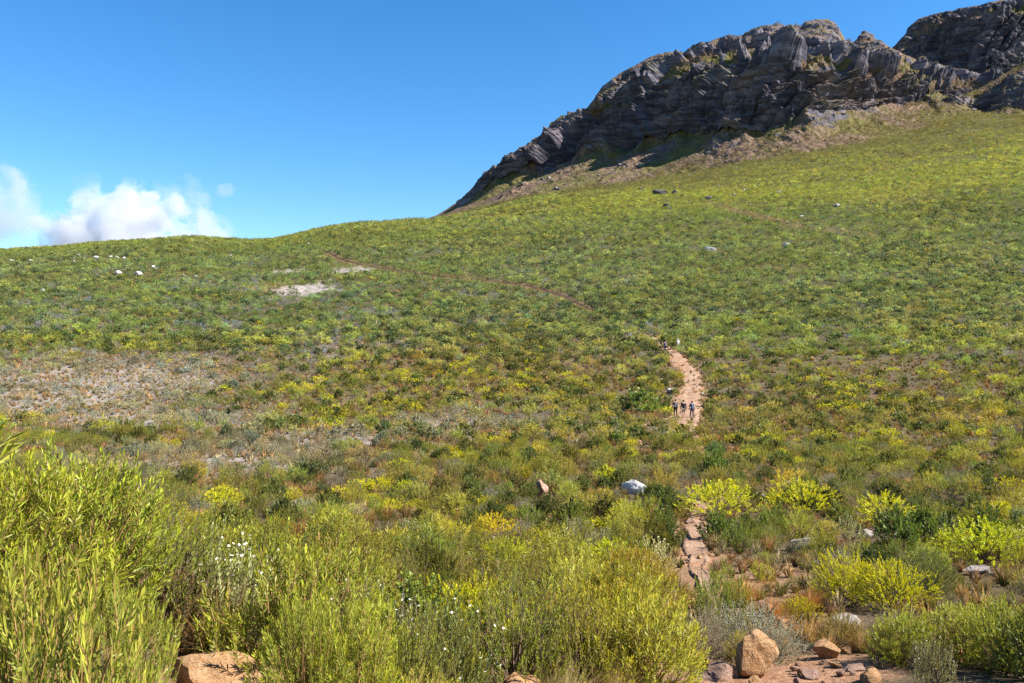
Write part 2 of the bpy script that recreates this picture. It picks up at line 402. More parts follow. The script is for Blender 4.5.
# ------------------------------------------------------------------ mountains
MOUNT = []
def xyz(px, D, row): return np.stack([(px - CX) / F * D, D + 0 * px, (CY - row) / F * D], -1)
RIDGE = [(425,219),(437,215),(450,207),(462,199),(478,188),(495,179),(507,166),(520,154),(533,143),(545,130),(558,122),(575,114),(588,108),(596,97),(602,88),(613,80),(625,72),(638,66),(650,59),(662,55),(672,53),(682,57),(690,55),(697,50),(703,44),(712,41),(720,38),(733,37),(745,35),(757,30),(775,26),(790,26),(802,29),(808,23),(818,19),(828,21),(836,26),(842,34),(847,42),(853,46),(858,38),(864,32),(871,35),(879,41),(893,49),(910,58),(930,67),(950,75),(975,78),(1010,80),(1060,84),(1120,90)]
MK = {  # px: (D, row) of talus foot, cliff foot, cliff top and the ridge distance
 425: ((590,227),(800,223),(805,222), 830),
 470: ((585,216),(800,204),(812,197), 835),
 520: ((580,206),(790,177),(806,160), 835),
 560: ((580,199),(770,164),(794,130), 830),
 610: ((580,190),(735,151),(765,106), 820),
 650: ((580,182),(700,147),(732,96), 815),
 700: ((575,174),(655,134),(682,71), 805),
 750: ((565,164),(618,136),(640,69), 800),
 800: ((565,154),(605,116),(620,77), 800),
 850: ((570,146),(640,114),(662,84), 820),
 900: ((590,137),(700,104),(720,82), 850),
 950: ((610,130),(730,98),(745,88), 820),
 1024:((620,124),(740,104),(752,96), 830),
 1120:((620,116),(740,100),(752,94), 830),
}
def mountain_mesh(name, ridge, keys, pxs, seg, amp, mat, seed, gully=1.0, back=140, strata_dip=.06):
    s = np.asarray(pxs, float)
    kp = np.array(sorted(keys), float)
    K = [pchip(kp, np.array([keys[int(k)][i] for k in kp], float), s) for i in range(3)]
    rd = pchip(kp, np.array([keys[int(k)][3] for k in kp], float), s)
    rr = np.interp(s, [a for a, b in ridge], [b for a, b in ridge])
    P = [xyz(s, K[i][:, 0], K[i][:, 1]) for i in range(3)] + [xyz(s, rd, rr)]
    bk = P[3].copy(); bk[:, :2] *= ((rd + back) / rd)[:, None]; bk[:, 2] -= back * .55
    P.append(bk)
    rows, wc, wu, wr = [], [], [], []
    for i, n in enumerate(seg):
        for j in range(n + (i == len(seg) - 1)):
            t = j / n
            e = t
            rows.append(P[i] * (1 - e) + P[i + 1] * e)
            wc.append({0: .25 * t * t, 1: 1., 2: max(.25, 1 - 2.2 * t), 3: .25}[i] if True else 0)
            wu.append({0: .3 * t, 1: .3, 2: 1 - .6 * t, 3: .3}[i])
            wr.append({0: 1, 1: 1, 2: 1 - .75 * t ** 4, 3: .25}[i])
    G = np.stack(rows, 1)                                   # s, t, 3
    wc = np.array(wc)[None, :]; wu = np.array(wu)[None, :]; wr = np.array(wr)[None, :]
    wc = np.apply_along_axis(lambda v: np.convolve(np.pad(v, 6, 'edge'), np.ones(13) / 13, 'valid'), 1, wc)
    ds = np.gradient(G, axis=0); dt = np.gradient(G, axis=1)
    N = np.cross(ds, dt); N /= np.linalg.norm(N, axis=2, keepdims=True) + 1e-9
    N = np.where((N[..., 1:2] > 0), -N, N)
    x, y, z = G[..., 0], G[..., 1], G[..., 2]
    wx = x + 7 * fbm(x / 40, y / 40, z / 40, 4, seed); wz = z + 7 * fbm(x / 45, y / 45, z / 45, 4, seed + 3)
    rid_ = fbm(x / 11, y / 11, z / 11, 4, seed + 60)
    a = .78 * wx - .62 * y                                  # along the wall
    lean = .85 if name == 'mountain' else .35
    q = a - lean * wz + 16 * fbm(x / 70, y / 70, z / 70, 3, seed + 4)   # gullies fall away down to the left
    left = gully * np.where(x < 130, 1., .5) if name == 'mountain' else gully
    g1 = np.abs(vnoise(q / 42, wz / 260, 0 * z, seed + 5)); g2 = np.abs(vnoise(q / 15, wz / 90, 0 * z, seed + 6))
    gul = left * (44 * np.minimum(g1 / .42, 1) ** .7 - 30) + 11 * (np.minimum(g2 / .4, 1) ** .8 - .6)
    def blocks(bed, joint, k):
        """beds of sandstone cut by upright joints: every block stands out by its own amount"""
        zb = (wz + strata_dip * x) / bed; bi = np.floor(zb).astype(np.int64)
        bw = _hash(bi, bi * 0 + 3, bi * 0, k) * 1.0
        ji = np.floor(a / (joint * (.6 + .9 * bw)) + bw * 7.3).astype(np.int64)
        face = _hash(bi, ji, bi * 0, k + 1); f = zb - bi
        return .5 * bw + .8 * face - .35 * np.where(f < .14, 1., 0.) - .25 * f
    rid = fbm(x / 20, y / 20, z / 20, 6, seed + 7, .58)
    d = wc * (gul + 15 * rid + 6 * (blocks(15, 21, seed + 30) - .5) + 3.2 * (blocks(5.2, 8, seed + 33) - .5) + 1.6 * (blocks(2.1, 3.6, seed + 36) - .5))
    vg = np.zeros_like(x)
    pxx, rww = CX + F * x / y, CY - F * z / y
    if name == 'mountain':
        for (x0, r0, x1, r1, dep, wd) in ((706, 58, 632, 172, 40, 8), (662, 72, 584, 176, 30, 6), (614, 112, 556, 186, 26, 5), (560, 135, 512, 188, 18, 4), (842, 52, 800, 92, 20, 6)):
            L2 = math.hypot(x1 - x0, r1 - r0); tx, tr_ = (x1 - x0) / L2, (r1 - r0) / L2
            al = ((pxx - x0) * tx + (rww - r0) * tr_) / L2; off = (pxx - x0) * tr_ - (rww - r0) * tx + 5 * fbm(x / 18, y / 18, z / 18, 3, seed + 50)
            in_ = smooth(-.12, .08, al) * smooth(1.1, .9, al)
            gul = gul - in_ * (1.5 * dep * np.exp(-(off / wd) ** 2) - .85 * dep * np.exp(-((off - 2.1 * wd) / (1.1 * wd)) ** 2))   # right of off>0
        vg = np.maximum(vg, smooth(1.2, .6, np.hypot((pxx - 607) / 17, (rww - 112 + .12 * (pxx - 607)) / 6) + .5 * rid_))
    up = fbm(wx / 34, y / 50, wz / 34, 5, seed + 12)
    oc = smooth(.0, .22, up); zone_u = np.array([1.] * seg[0] + [0.] * seg[1] + [1.] * seg[2] + [.5] * (seg[3] + 1))[None, :]
    vg = np.maximum(vg, zone_u * (1 - smooth(.0, .12, up + .12 * rid_ - .16 * (np.arange(G.shape[1]) < seg[0])[None, :])))
    d2 = wu * (oc * (15 + 6 * blocks(9, 12, seed + 40)) + 2.2 * rid + oc * 1.6 * (blocks(3.2, 5, seed + 43) - .5))
    small = 1.3 * fbm(x / 4, y / 4, z / 4, 4, seed + 15)
    fade = (.12 + .88 * smooth(440, 530, s))[:, None] if name == 'mountain' else 1.
    tg = np.arange(G.shape[1]); top_ = smooth(seg[0] + seg[1] * .5, seg[0] + seg[1], tg)[None, :]
    fade = fade * (1 - .5 * top_ * smooth(690, 590, s)[:, None]) if name == 'mountain' else fade
    G = G + N * ((d + d2 + small) * wr * amp * fade)[..., None]
    G[..., 2] += (1 - wr[0])[None, :] * (1.5 * fbm(x / 7, y / 7, z / 7, 4, seed + 20)) * amp
    me = mesh_from(name, G.reshape(-1, 3), quads=grid_quads(G.shape[0], G.shape[1])[:, ::-1], mats=[mat], smooth_shade=False, attr={'cover': np.repeat(vg.reshape(-1, 1), 3, 1)})
    if name != 'far_mountain': MOUNT.append(BVHTree.FromPolygons(G.reshape(-1, 3)[:, :].tolist(), grid_quads(G.shape[0], G.shape[1]).tolist()))
    o = link(name, me); tag(o, kind='structure'); return o
mountain_mesh('mountain', RIDGE, MK, np.linspace(418, 1120, 1000), (60, 130, 150, 14), .9, M['mountain'], 40)
R2 = [(840,88),(870,70),(885,55),(893,47),(900,41),(907,33),(913,25),(920,19),(935,14),(950,11),(962,9),(980,6),(990,2),(1000,0),(1010,1),(1024,-3),(1060,-12),(1130,-22),(1250,-30),(1400,-20)]
K2 = {840:((1000,130),(1290,95),(1310,92),1330), 893:((1000,125),(1260,82),(1290,60),1320), 930:((1000,122),(1220,80),(1260,32),1300), 1000:((1000,120),(1120,78),(1165,20),1230), 1100:((1000,110),(1110,70),(1160,0),1250), 1250:((1000,100),(1110,60),(1160,-12),1260), 1400:((1000,100),(1110,60),(1160,0),1260)}
mountain_mesh('far_mountain', R2, K2, np.linspace(840, 1400, 420), (20, 130, 30, 10), .8, M['far_mountain'], 77, .35, 200)
R3 = [(930,116),(944,110),(955,101),(968,94),(985,86),(1003,75),(1024,62),(1050,50),(1100,36),(1180,20),(1280,6),(1400,-4)]
K3 = {930:((560,140),(690,118),(695,116),700), 960:((560,137),(680,115),(692,102),705), 1000:((560,133),(660,115),(686,85),710), 1050:((550,130),(632,112),(668,64),700), 1150:((540,124),(585,106),(628,46),690), 1280:((530,116),(620,92),(668,26),730), 1400:((520,110),(610,82),(668,14),740)}
mountain_mesh('rocky_spur_hill', R3, K3, np.linspace(930, 1400, 500), (40, 100, 40, 10), .55, M['mountain'], 95, .3, 90)

# ------------------------------------------------------------------ plants
def unit(a): return a / (np.linalg.norm(a, axis=-1, keepdims=True) + 1e-9)
def leaves(P, D, S, L, W, near, droop=.12):
    """leaf blades: base P, direction D, lying along side vector S. near: folded 6-point leaf, else a kite."""
    n = len(P); L = L[:, None]; W = W[:, None]
    U = unit(np.cross(S, D))
    if near:
        b = P; m1 = P + D * L * .38 - U * L * .02; m2 = P + D * L * .74 - U * L * droop * .5; t = P + D * L - U * L * droop
        V = np.stack([b, m1 + S * W * .5 + U * W * .12, m1 - S * W * .5 + U * W * .12, m2 + S * W * .42, m2 - S * W * .42, t], 1)
        k = np.arange(n)[:, None] * 6
        q = k + np.array([[1, 3, 4, 2]]); t1 = k + np.array([[0, 1, 2]]); t2 = k + np.array([[3, 5, 4]])
        return V.reshape(-1, 3), q, np.concatenate([t1, t2]), 6
    V = np.stack([P, P + D * L * .5 + S * W * .5, P + D * L - U * L * droop, P + D * L * .5 - S * W * .5], 1)
    k = np.arange(n)[:, None] * 4
    return V.reshape(-1, 3), k + np.array([[0, 1, 2, 3]]), np.zeros((0, 3), int), 4
def tubes(A, B, r0, r1):
    """three-sided tapered twigs from A to B"""
    n = len(A); D = unit(B - A); S = unit(np.cross(D, np.array([.3, .9, .2]))); T = np.cross(D, S)
    V = []
    for E, r in ((A, r0), (B, r1)):
        for k in range(3):
            a = 2 * PI * k / 3
            V.append(E + (S * math.cos(a) + T * math.sin(a)) * np.reshape(r, (-1, 1)))
    V = np.stack(V, 1); k = np.arange(n)[:, None] * 6
    q = np.concatenate([k + np.array([[a, (a + 1) % 3, 3 + (a + 1) % 3, 3 + a]]) for a in range(3)])
    return V.reshape(-1, 3), q

# kind: R radius, H height, shoot length, leaf length, width, angle from shoot, (shoots, leaves per shoot) near / mid / far / very far, tip share, upright
KIND = {
 'conebush':       dict(R=.66, H=1.05, sl=.26, L=.076, W=.009, inc=.98, n=((330, 27), (90, 16), (34, 8), (18, 4)), tip=.5, up=.43, mat='leaf', base=.28, stem='red_stem'),
 'feathery_shrub': dict(R=.58, H=1.05, sl=.27, L=.042, W=.0055, inc=.6, n=((420, 30), (130, 18), (36, 8), (20, 4)), tip=.45, up=.46, mat='leaf', base=.15, stem='twig'),
 'yellow_bush':    dict(R=.68, H=.8, sl=.12, L=.03, W=.009, inc=.85, n=((620, 22), (300, 12), (60, 7), (22, 4)), tip=.9, up=.22, mat='yellow', base=.2, stem='twig'),
 'grey_shrub':     dict(R=.55, H=.7, sl=.24, L=.024, W=.007, inc=.85, n=((330, 20), (150, 12), (36, 7), (18, 4)), tip=.3, up=.45, mat='grey', base=.08, stem='twig'),
 'dark_shrub':     dict(R=.58, H=1.0, sl=.24, L=.055, W=.022, inc=.75, n=((220, 20), (130, 14), (40, 7), (20, 4)), tip=.2, up=.45, mat='leaf', base=.08, stem='twig'),
 'restio_tuft':    dict(R=.42, H=.75, sl=.7, L=.5, W=.005, inc=.1, n=((420, 1), (150, 1), (44, 1), (26, 1)), tip=.5, up=.9, mat='blade', base=0, stem='twig'),
 'everlasting_plant': dict(R=.42, H=.9, sl=.3, L=.05, W=.009, inc=.7, n=((120, 26), (80, 13), (30, 7), (16, 4)), tip=.25, up=.7, mat='grey', base=.1, stem='twig'),
}
LODK = ((1, 1), (1.7, 2.0), (3.4, 5.6), (5.0, 9.))            # leaf length / width growth per level of detail
def plant(kind, lod, seed):
    p = KIND[kind]; g = np.random.default_rng(seed * 31 + lod)
    ns, nl = p['n'][lod]; kl, kw = LODK[lod]
    if kind == 'restio_tuft':
        n = ns; a = g.uniform(0, 2 * PI, n); lean = g.beta(1.3, 2.2, n) * 1.15
        P = np.stack([np.cos(a) * .09 * g.random(n), np.sin(a) * .09 * g.random(n), np.zeros(n)], 1)
        D = np.stack([np.cos(a) * np.sin(lean * .6), np.sin(a) * np.sin(lean * .6), np.cos(lean * .6)], 1)
        D2 = unit(np.stack([np.cos(a) * np.sin(lean * 1.5), np.sin(a) * np.sin(lean * 1.5), np.cos(lean * 1.5)], 1))
        S = unit(np.cross(D, np.stack([np.cos(a + 1.2), np.sin(a + 1.2), 0 * a], 1)))
        hh = p['H'] * g.uniform(.55, 1.1, n)[:, None]; w = p['W'] * (1, 2, 7, 11)[lod] * g.uniform(.7, 1.3, n)[:, None]
        m = P + D * hh * .55; t = m + D2 * hh * .5
        V = np.stack([P - S * w * .5, P + S * w * .5, m + S * w * .45, m - S * w * .45, t], 1).reshape(-1, 3)
        k = np.arange(n)[:, None] * 5
        var = np.stack([g.random(n), np.zeros(n), g.random(n)], 1).repeat(5, 0); var[:, 1] = np.tile([0, 0, .3, .3, 1.], n)
        return dict(fol=(V, k + np.array([[0, 1, 2, 3]]), k + np.array([[3, 2, 4]]), var), stem=None)
    # shoot tips over an uneven dome
    inner = g.random(ns) < .3
    ph = np.arccos(1 - g.random(ns) * (1.02 if p['up'] < .6 else .92)); a = g.uniform(0, 2 * PI, ns)
    lump = 1 + .28 * vnoise(np.cos(a) * 1.7 + seed, np.sin(a) * 1.7, np.cos(ph) * 2.2, seed)
    rr = np.where(inner, g.uniform(.4, .8, ns), g.uniform(.8, 1.08, ns)) * lump
    T = np.stack([np.cos(a) * np.sin(ph) * p['R'] * rr, np.sin(a) * np.sin(ph) * p['R'] * rr, p['H'] * (.26 + .74 * np.cos(ph)) * (.45 + .55 * rr)], 1)
    T[:, 2] = np.maximum(T[:, 2], .1)
    out = unit(T * np.array([1, 1, .6]))
    D = unit(out * (1 - p['up']) + np.array([0, 0, 1.]) * p['up'] + g.normal(0, .16, (ns, 3)))
    sl = p['sl'] * g.uniform(.7, 1.25, ns)
    sl = np.minimum(sl, T[:, 2] * .95)
    B = T - D * sl[:, None]
    # leaves along each shoot
    i = np.repeat(np.arange(ns), nl); n = len(i)
    t = (np.tile(np.arange(nl), ns) + g.random(n) * .8) / nl
    t = p['base'] * .6 + (1 - p['base'] * .6) * t
    az = np.tile(np.arange(nl) * 2.399, ns) + g.uniform(0, 6.3, ns)[i] + g.normal(0, .25, n)
    sd = D[i]; s1 = unit(np.cross(sd, np.array([.31, .2, .93]))); s2 = np.cross(sd, s1)
    rad = s1 * np.cos(az)[:, None] + s2 * np.sin(az)[:, None]
    inc = p['inc'] * (1.15 - .65 * t) * g.uniform(.75, 1.25, n) * (1 + .12 * lod)
    LD = unit(sd * np.cos(inc)[:, None] + rad * np.sin(inc)[:, None])
    S = unit(np.cross(LD, rad) + g.normal(0, .25 + .15 * lod, (n, 3)))
    S = unit(S - LD * np.sum(S * LD, 1, keepdims=True))
    P = B[i] + sd * (sl[i] * t)[:, None]
    L = p['L'] * kl * g.uniform(.65, 1.15, n) * (1 - .3 * t * (lod == 0)); W = p['W'] * kw * g.uniform(.75, 1.25, n)
    W = np.minimum(W, L * .75)
    V, q, tr, k = leaves(P, LD, S, L, W, lod == 0)
    tip = np.clip((t - (1 - p['tip'])) / p['tip'], 0, 1) * g.uniform(.5, 1, ns)[i] * np.where(inner, .5, 1)[i]
    var = np.stack([np.clip(.5 * g.random(n) + .5 * g.random(ns)[i], 0, 1), tip, g.random(n)], 1).repeat(k, 0)
    stem = None
    if lod <= 1:
        nb = (22 if kind == 'everlasting_plant' else 46, 14)[lod]; sel = g.choice(ns, min(nb, ns), False)
        root = np.stack([g.normal(0, .04, len(sel)), g.normal(0, .04, len(sel)), np.zeros(len(sel)) - .05], 1)
        mid = root * .5 + B[sel] * .5 + np.array([0, 0, .06]); mid[:, :2] *= 1.1
        r = p['H'] * (.0085 if lod == 0 else .011)
        Vs, qs = [], []; off = 0
        o_ = np.ones(len(sel))
        for A_, B_, r0, r1 in ((root, mid, r * 1.5, r), (mid, B[sel], r, r * .6), (B[sel], T[sel], r * .6, r * .25)):
            v_, q_ = tubes(A_, B_, r0 * o_, r1 * o_); Vs.append(v_); qs.append(q_ + off); off += len(v_)
        if lod == 0:
            v_, q_ = tubes(B, T, np.full(ns, r * .45), np.full(ns, r * .2)); Vs.append(v_); qs.append(q_ + off)
        stem = (np.concatenate(Vs), np.concatenate(qs))
    flower = None
    if kind == 'everlasting_plant' and lod <= 1:
        c = T[~inner][: (46, 20)[lod]]; c = c + np.array([0, 0, .03]); f = []
        fr = (.012, .016)[lod]
        tv, tq = [], []; off = 0
        for cc in c:
            nd = unit(np.array([g.normal(0, .5), g.normal(0, .5), 1.])); e1 = unit(np.cross(nd, [.3, .8, .1])); e2 = np.cross(nd, e1)
            for w_ in range(8):
                a0 = w_ * PI / 4; a1 = a0 + .62; am = (a0 + a1) / 2
                pts = [cc, cc + (e1 * math.cos(a0) + e2 * math.sin(a0)) * fr * .7 + nd * fr * .35, cc + (e1 * math.cos(am) + e2 * math.sin(am)) * fr + nd * fr * .2, cc + (e1 * math.cos(a1) + e2 * math.sin(a1)) * fr * .7 + nd * fr * .35]
                tv += pts; tq.append([off, off + 1, off + 2, off + 3]); off += 4
        flower = (np.array(tv), np.array(tq))
    return dict(fol=(V, q, tr, var), stem=stem, flower=flower)
NV = (4, 4, 4, 3)
TPL = {}
def templates():
    for kind, p in KIND.items():
        for lod in range(4):
            for v in range(NV[lod]):
                d = plant(kind, lod, 5 + v * 13 + len(kind)); V, q, t, var = d['fol']
                if lod == 0:
                    parts = [('foliage', mesh_from(kind + '_foliage', V, quads=q, tris=t, mats=[M[p['mat']]], attr={'leafvar': var}))]
                    if d['stem']: parts.append(('branches', mesh_from(kind + '_branches', d['stem'][0], quads=d['stem'][1], mats=[M[p['stem']]])))
                    if d.get('flower'): parts.append(('flower_heads', mesh_from(kind + '_flowers', d['flower'][0], quads=d['flower'][1], mats=[M['white_flower']])))
                    TPL[kind, lod, v] = parts
                    continue
                mats = [M[p['mat']], M[p['stem']], M['white_flower']]
                idx = [0] * len(q); Q = [q]; VV = [V]; vv = [var]; off = len(V)
                for key, mi in (('stem', 1), ('flower', 2)):
                    if d.get(key):
                        a, b = d[key]; Q.append(b + off); VV.append(a); vv.append(np.full((len(a), 3), .5)); off += len(a); idx += [mi] * len(b)
                Q = np.concatenate(Q); VV = np.concatenate(VV)
                TPL[kind, lod, v] = mesh_from('%s_%s' % (kind, 'shape'), VV, quads=Q, tris=t, mats=mats, attr={'leafvar': np.concatenate(vv)}, matidx=idx + [0] * len(t))
templates()

TINT = {  # plant colours (albedo): base, spread
 'conebush': (.262, .258, .036), 'feathery_shrub': (.23, .238, .034), 'yellow_bush': (.47, .46, .016), 'grey_shrub': (.23, .21, .14),
 'dark_shrub': (.105, .125, .03), 'restio_tuft': (.21, .125, .05), 'everlasting_plant': (.28, .28, .13)}

# ------------------------------------------------------------------ rocks
def rock_mesh(seed, mat, flat=1.0, cuts=12, sub_=4, rough=.09):
    bm = bmesh.new(); bmesh.ops.create_icosphere(bm, subdivisions=sub_, radius=1.0)
    P = np.array([v.co[:] for v in bm.verts]); g = np.random.default_rng(seed)
    P *= g.uniform(.8, 1.2, 3)
    for _ in range(cuts):
        n = unit(g.normal(0, 1, 3)); d = g.uniform(.42, .8); e = P @ n - d
        P = np.where(e[:, None] > 0, P - n * (e * .93)[:, None], P)
    P += unit(P) * (rough * 1.6 * fbm(P[:, 0] * 1.7 + seed, P[:, 1] * 1.7, P[:, 2] * 1.7, 3, seed) + rough * .6 * fbm(P[:, 0] * 6, P[:, 1] * 6 + seed, P[:, 2] * 6, 3, seed))[:, None]
    P /= np.abs(P).max(0)
    P[:, 2] *= flat
    for v, c in zip(bm.verts, P): v.co = c
    me = bpy.data.meshes.new('rock'); bm.to_mesh(me); bm.free()
    me.materials.append(mat); return me
ROCKS = []   # (x, y, radius) keeps plants off
def rock(px, row, w, h, matk, label, depth=None, group=None, name='rock', seed=None, sink=.35, depth_m=None, rot=None):
    """w, h in metres as seen; the stone stands where its foot shows in the photograph"""
    p = at(px, depth_m) if depth_m else unproject(px, row)
    if p is None: return None
    sd = seed if seed is not None else len(ROCKS) + 3
    me = rock_mesh(sd, M[matk], 1.0, sub_=4 if w * F / p.y > 9 else 3)
    o = link(name, me, loc=(p.x, p.y + (depth or w) * .35, 0))
    hh = h / (2 - sink * 2) if sink < 1 else h
    o.scale = (w / 2, (depth or w * .8) / 2, hh)
    o.rotation_euler = (random.uniform(-.12, .12), random.uniform(-.12, .12), rot if rot is not None else random.uniform(0, 6.28) if abs(1 - (depth or w * .8) / w) < .3 else random.uniform(-.3, .3))
    o.location.z = float(H(o.location.x, o.location.y)) + hh * (1 - 2 * sink) 
    tag(o, label, 'rock' if name == 'rock' else name, group)
    ROCKS.append((o.location.x, o.location.y, w * .5 + .05))
    return o
LM = []  # landmarks for labels: (phrase, x, y)
def lm(o, phrase):
    if o: LM.append((phrase, o.location.x, o.location.y))
    return o
lm(rock(760, 679, .56, .6, 'orange_rock', 'tall orange sandstone boulder with a cracked face at the edge of the rocky clearing', .55, seed=6, sink=.2, name='boulder', rot=.9), 'the tall orange boulder')
lm(rock(834, 659, .46, .24, 'orange_rock', 'flat-topped orange rock propped up behind a row of small flat stones', .35, seed=9, sink=.2, rot=.1), 'the flat-topped orange rock')
rock(722, 682, .55, .2, 'pink_rock', 'low reddish rock half buried at the left foot of the tall orange boulder', .5, seed=12, sink=.4)
rock(682, 666, .12, .1, 'pink_rock', 'small round pink stone alone on the bare soil left of the boulder', seed=14, sink=.2)
rock(812, 680, .3, .1, 'pink_rock', 'flat pinkish stone lying lowest in the small pile on the clearing', .25, seed=15, sink=.25)
rock(838, 668, .26, .09, 'orange_rock', 'thin orange slab in the small pile directly below the flat-topped orange rock', .2, seed=16, sink=.25)
rock(858, 672, .34, .1, 'pink_rock', 'pinkish slab tilted at the right end of the small stone pile', .25, seed=18, sink=.25)
rock(797, 672, .16, .08, 'pink_rock', 'small pink stone at the left end of the stone pile', seed=19, sink=.2)
rock(874, 683, .3, .16, 'orange_rock', 'orange rock at the very bottom right of the rocky clearing', seed=22, sink=.3)
lm(rock(786, 628, .62, .26, 'orange_rock', 'broad orange rock breaking out of the bank above the clearing', .5, seed=25, sink=.35), 'the broad orange rock on the bank')
rock(768, 612, .4, .2, 'pink_rock', 'pink rock beside the grey cushion shrub on the bank above the clearing', seed=27, sink=.3)
rock(200, 684, 1.05, .3, 'orange_rock', 'smooth orange rock in the dark gap between two leafy conebushes', .6, seed=31, sink=.2, depth_m=5.5)
LM.append(('the smooth orange rock in the gap', *at(200, 5.5).xy))
rock(160, 665, .22, .14, 'pink_rock', 'pinkish rock under the drooping leaves of the big conebush', seed=33, depth_m=6.1)
lm(rock(513, 690, .62, .42, 'orange_rock', 'flat orange rock at the bottom edge below the grass tuft', .4, seed=35, sink=.3, depth_m=7.5), 'the flat orange rock at the bottom edge')
lm(rock(590, 560, .42, .36, 'pink_rock', 'upright brown rock with a dark left side poking out of yellow-green bushes', .35, seed=37, sink=.1, depth_m=16.5), 'the upright brown rock')
lm(rock(371, 588, .3, .34, 'white_rock', 'pale grey rock tip showing among the bushes beside a dark green shrub', .3, seed=39, sink=.1, depth_m=10.5), 'the pale grey rock tip')
rock(360, 562, .14, .3, 'white_rock', 'small upright white stone in the bushes above the pale rock tip', .15, seed=40, sink=.1, depth_m=12.5)
rock(666, 588, .55, .3, 'pink_rock', 'reddish slab slanting among bushes left of the footpath', .4, seed=42, sink=.2, depth_m=16)
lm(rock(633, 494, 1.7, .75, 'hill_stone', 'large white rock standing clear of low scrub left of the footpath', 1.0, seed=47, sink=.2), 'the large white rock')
rock(541, 499, .75, .85, 'pink_rock', 'rounded pinkish-brown rock in the scrub at the edge of the yellow-green bushes', .7, seed=46, sink=.15)
lm(rock(762, 502, .9, .55, 'white_rock', 'white rock on the scrubby slope right of the footpath', .7, seed=48, sink=.15), 'the white rock on the slope')
lm(rock(800, 552, 1.0, .5, 'pale_rock', 'broad pale rock behind the bright yellow bush', .7, seed=50, sink=.2), 'the broad pale rock')
rock(868, 540, .75, .42, 'pale_rock', 'pale flat rock half hidden above the bright yellow bush', .5, seed=52, sink=.2)
rock(851, 606, .7, .2, 'pale_rock', 'pale slab at the foot of the bright yellow bush', .4, seed=54, sink=.2, depth_m=13.9)
lm(rock(984, 575, 1.0, .3, 'pale_rock', 'long flat grey slab in the scrub at the far right', .5, seed=56, sink=.2), 'the long grey slab')
rock(948, 612, .35, .12, 'pink_rock', 'small reddish slab beside the right-hand bushes below the grey slab', seed=57, depth_m=13)
rock(694, 524, .75, .2, 'pink_rock', 'brown stone step lying across the footpath', .35, seed=60, sink=.2, rot=0)
rock(703, 545, .3, .16, 'pink_rock', 'reddish stone on the footpath just below the stone step', seed=62)
rock(688, 556, .25, .12, 'pink_rock', 'small brown stone at the left edge of the footpath below the step', seed=63)
rock(708, 556, .22, .12, 'orange_rock', 'small orange stone at the right edge of the footpath below the step', seed=64)
rock(670, 394, 1.3, .6, 'white_rock', 'white rock beside the footpath just behind the three hikers', 1, seed=66, sink=.15)
rock(641, 445, .9, .4, 'pink_rock', 'pinkish rock in the scrub below the side path', seed=68)
rock(703, 395, .5, .35, 'pale_rock', 'grey stone on the right verge of the footpath behind the hikers', seed=69)
# stones on the hills
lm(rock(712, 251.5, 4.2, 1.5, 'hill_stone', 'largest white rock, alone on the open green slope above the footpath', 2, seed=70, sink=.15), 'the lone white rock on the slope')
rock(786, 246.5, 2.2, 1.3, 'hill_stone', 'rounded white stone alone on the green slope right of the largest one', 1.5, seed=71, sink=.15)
o = rock(660, 196, 8.5, 3.2, 'dark_rock', 'wide black outcrop on the green crest below the cliffs', 5, seed=72, sink=.15, name='outcrop'); lm(o, 'the wide black outcrop')
rock(675, 195.5, 4.5, 2.8, 'dark_rock', 'dark rock joined to the right end of the wide black outcrop', 3, seed=73, sink=.15, name='outcrop')
rock(667, 208.5, 4.2, 2.6, 'dark_rock', 'small black outcrop standing below the wide one on the crest', 3, seed=74, sink=.15, name='outcrop')
rock(709, 200, 3.6, 1.8, 'dark_rock', 'dark grey outcrop right of the wide black one at the trail start', 3, seed=75, name='outcrop')
rock(641, 191, 4., 2., 'dark_rock', 'brownish dark rock left of the wide black outcrop', 3, seed=76, name='outcrop')
k = 0
HS = [(735,196,2.6),(744,191,2.),(749,204,2.6),(719,187,1.9),(708,176,2.4),(690,176,2.4),(672,170,3.2),(654,177,2.2),(640,174,2.6),(745,187,2.2),(779,194,3.4),(756,187,2.),(838,207,3.4),(802,218,2.),(697,181,1.8),(812,172,2.2),(630,183,2.2),(663,168,3.),(733,204,1.6),(853,181,2.)]
PL_ = ['white stone scattered on the slope between black outcrop and cliffs']
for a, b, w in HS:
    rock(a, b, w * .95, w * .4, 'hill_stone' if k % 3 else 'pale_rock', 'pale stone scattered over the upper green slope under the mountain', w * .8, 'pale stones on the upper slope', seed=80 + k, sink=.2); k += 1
HL = [(42,292,1.6),(30,262,1.8),(11,262,1.6),(78,256,1.6),(95,259,1.9),(110,258,1.6),(116,258.5,1.8),(123,259,1.5),(117,275,2.6),(137,276,2.5),(153,269,2.4),(134,260,1.5),(152,245,1.7),(168,243,1.2),(191,241,1.6),(186,240.5,1.2),(206,243,1.1),(144,237.5,1.2),(196,278,1.5),(184,277,1.3),(231,256,1.2),(261,240,1.3),(275,240,1.2),(290,238,1.2),(308,244,1.3),(28,264,1.2),(74,262,1.0),(66,240,1.0),(345,224,2.),(360,223.5,1.8),(372,224,2.2),(384,225,1.6),(208,262,1.2),(252,244,1.1)]
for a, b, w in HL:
    rock(a, b, w * .9, w * .42, 'hill_stone', 'small white stone scattered over the grassy hill below the clouds', w * .8, 'white stones on the far hill', seed=120 + k, sink=.2); k += 1
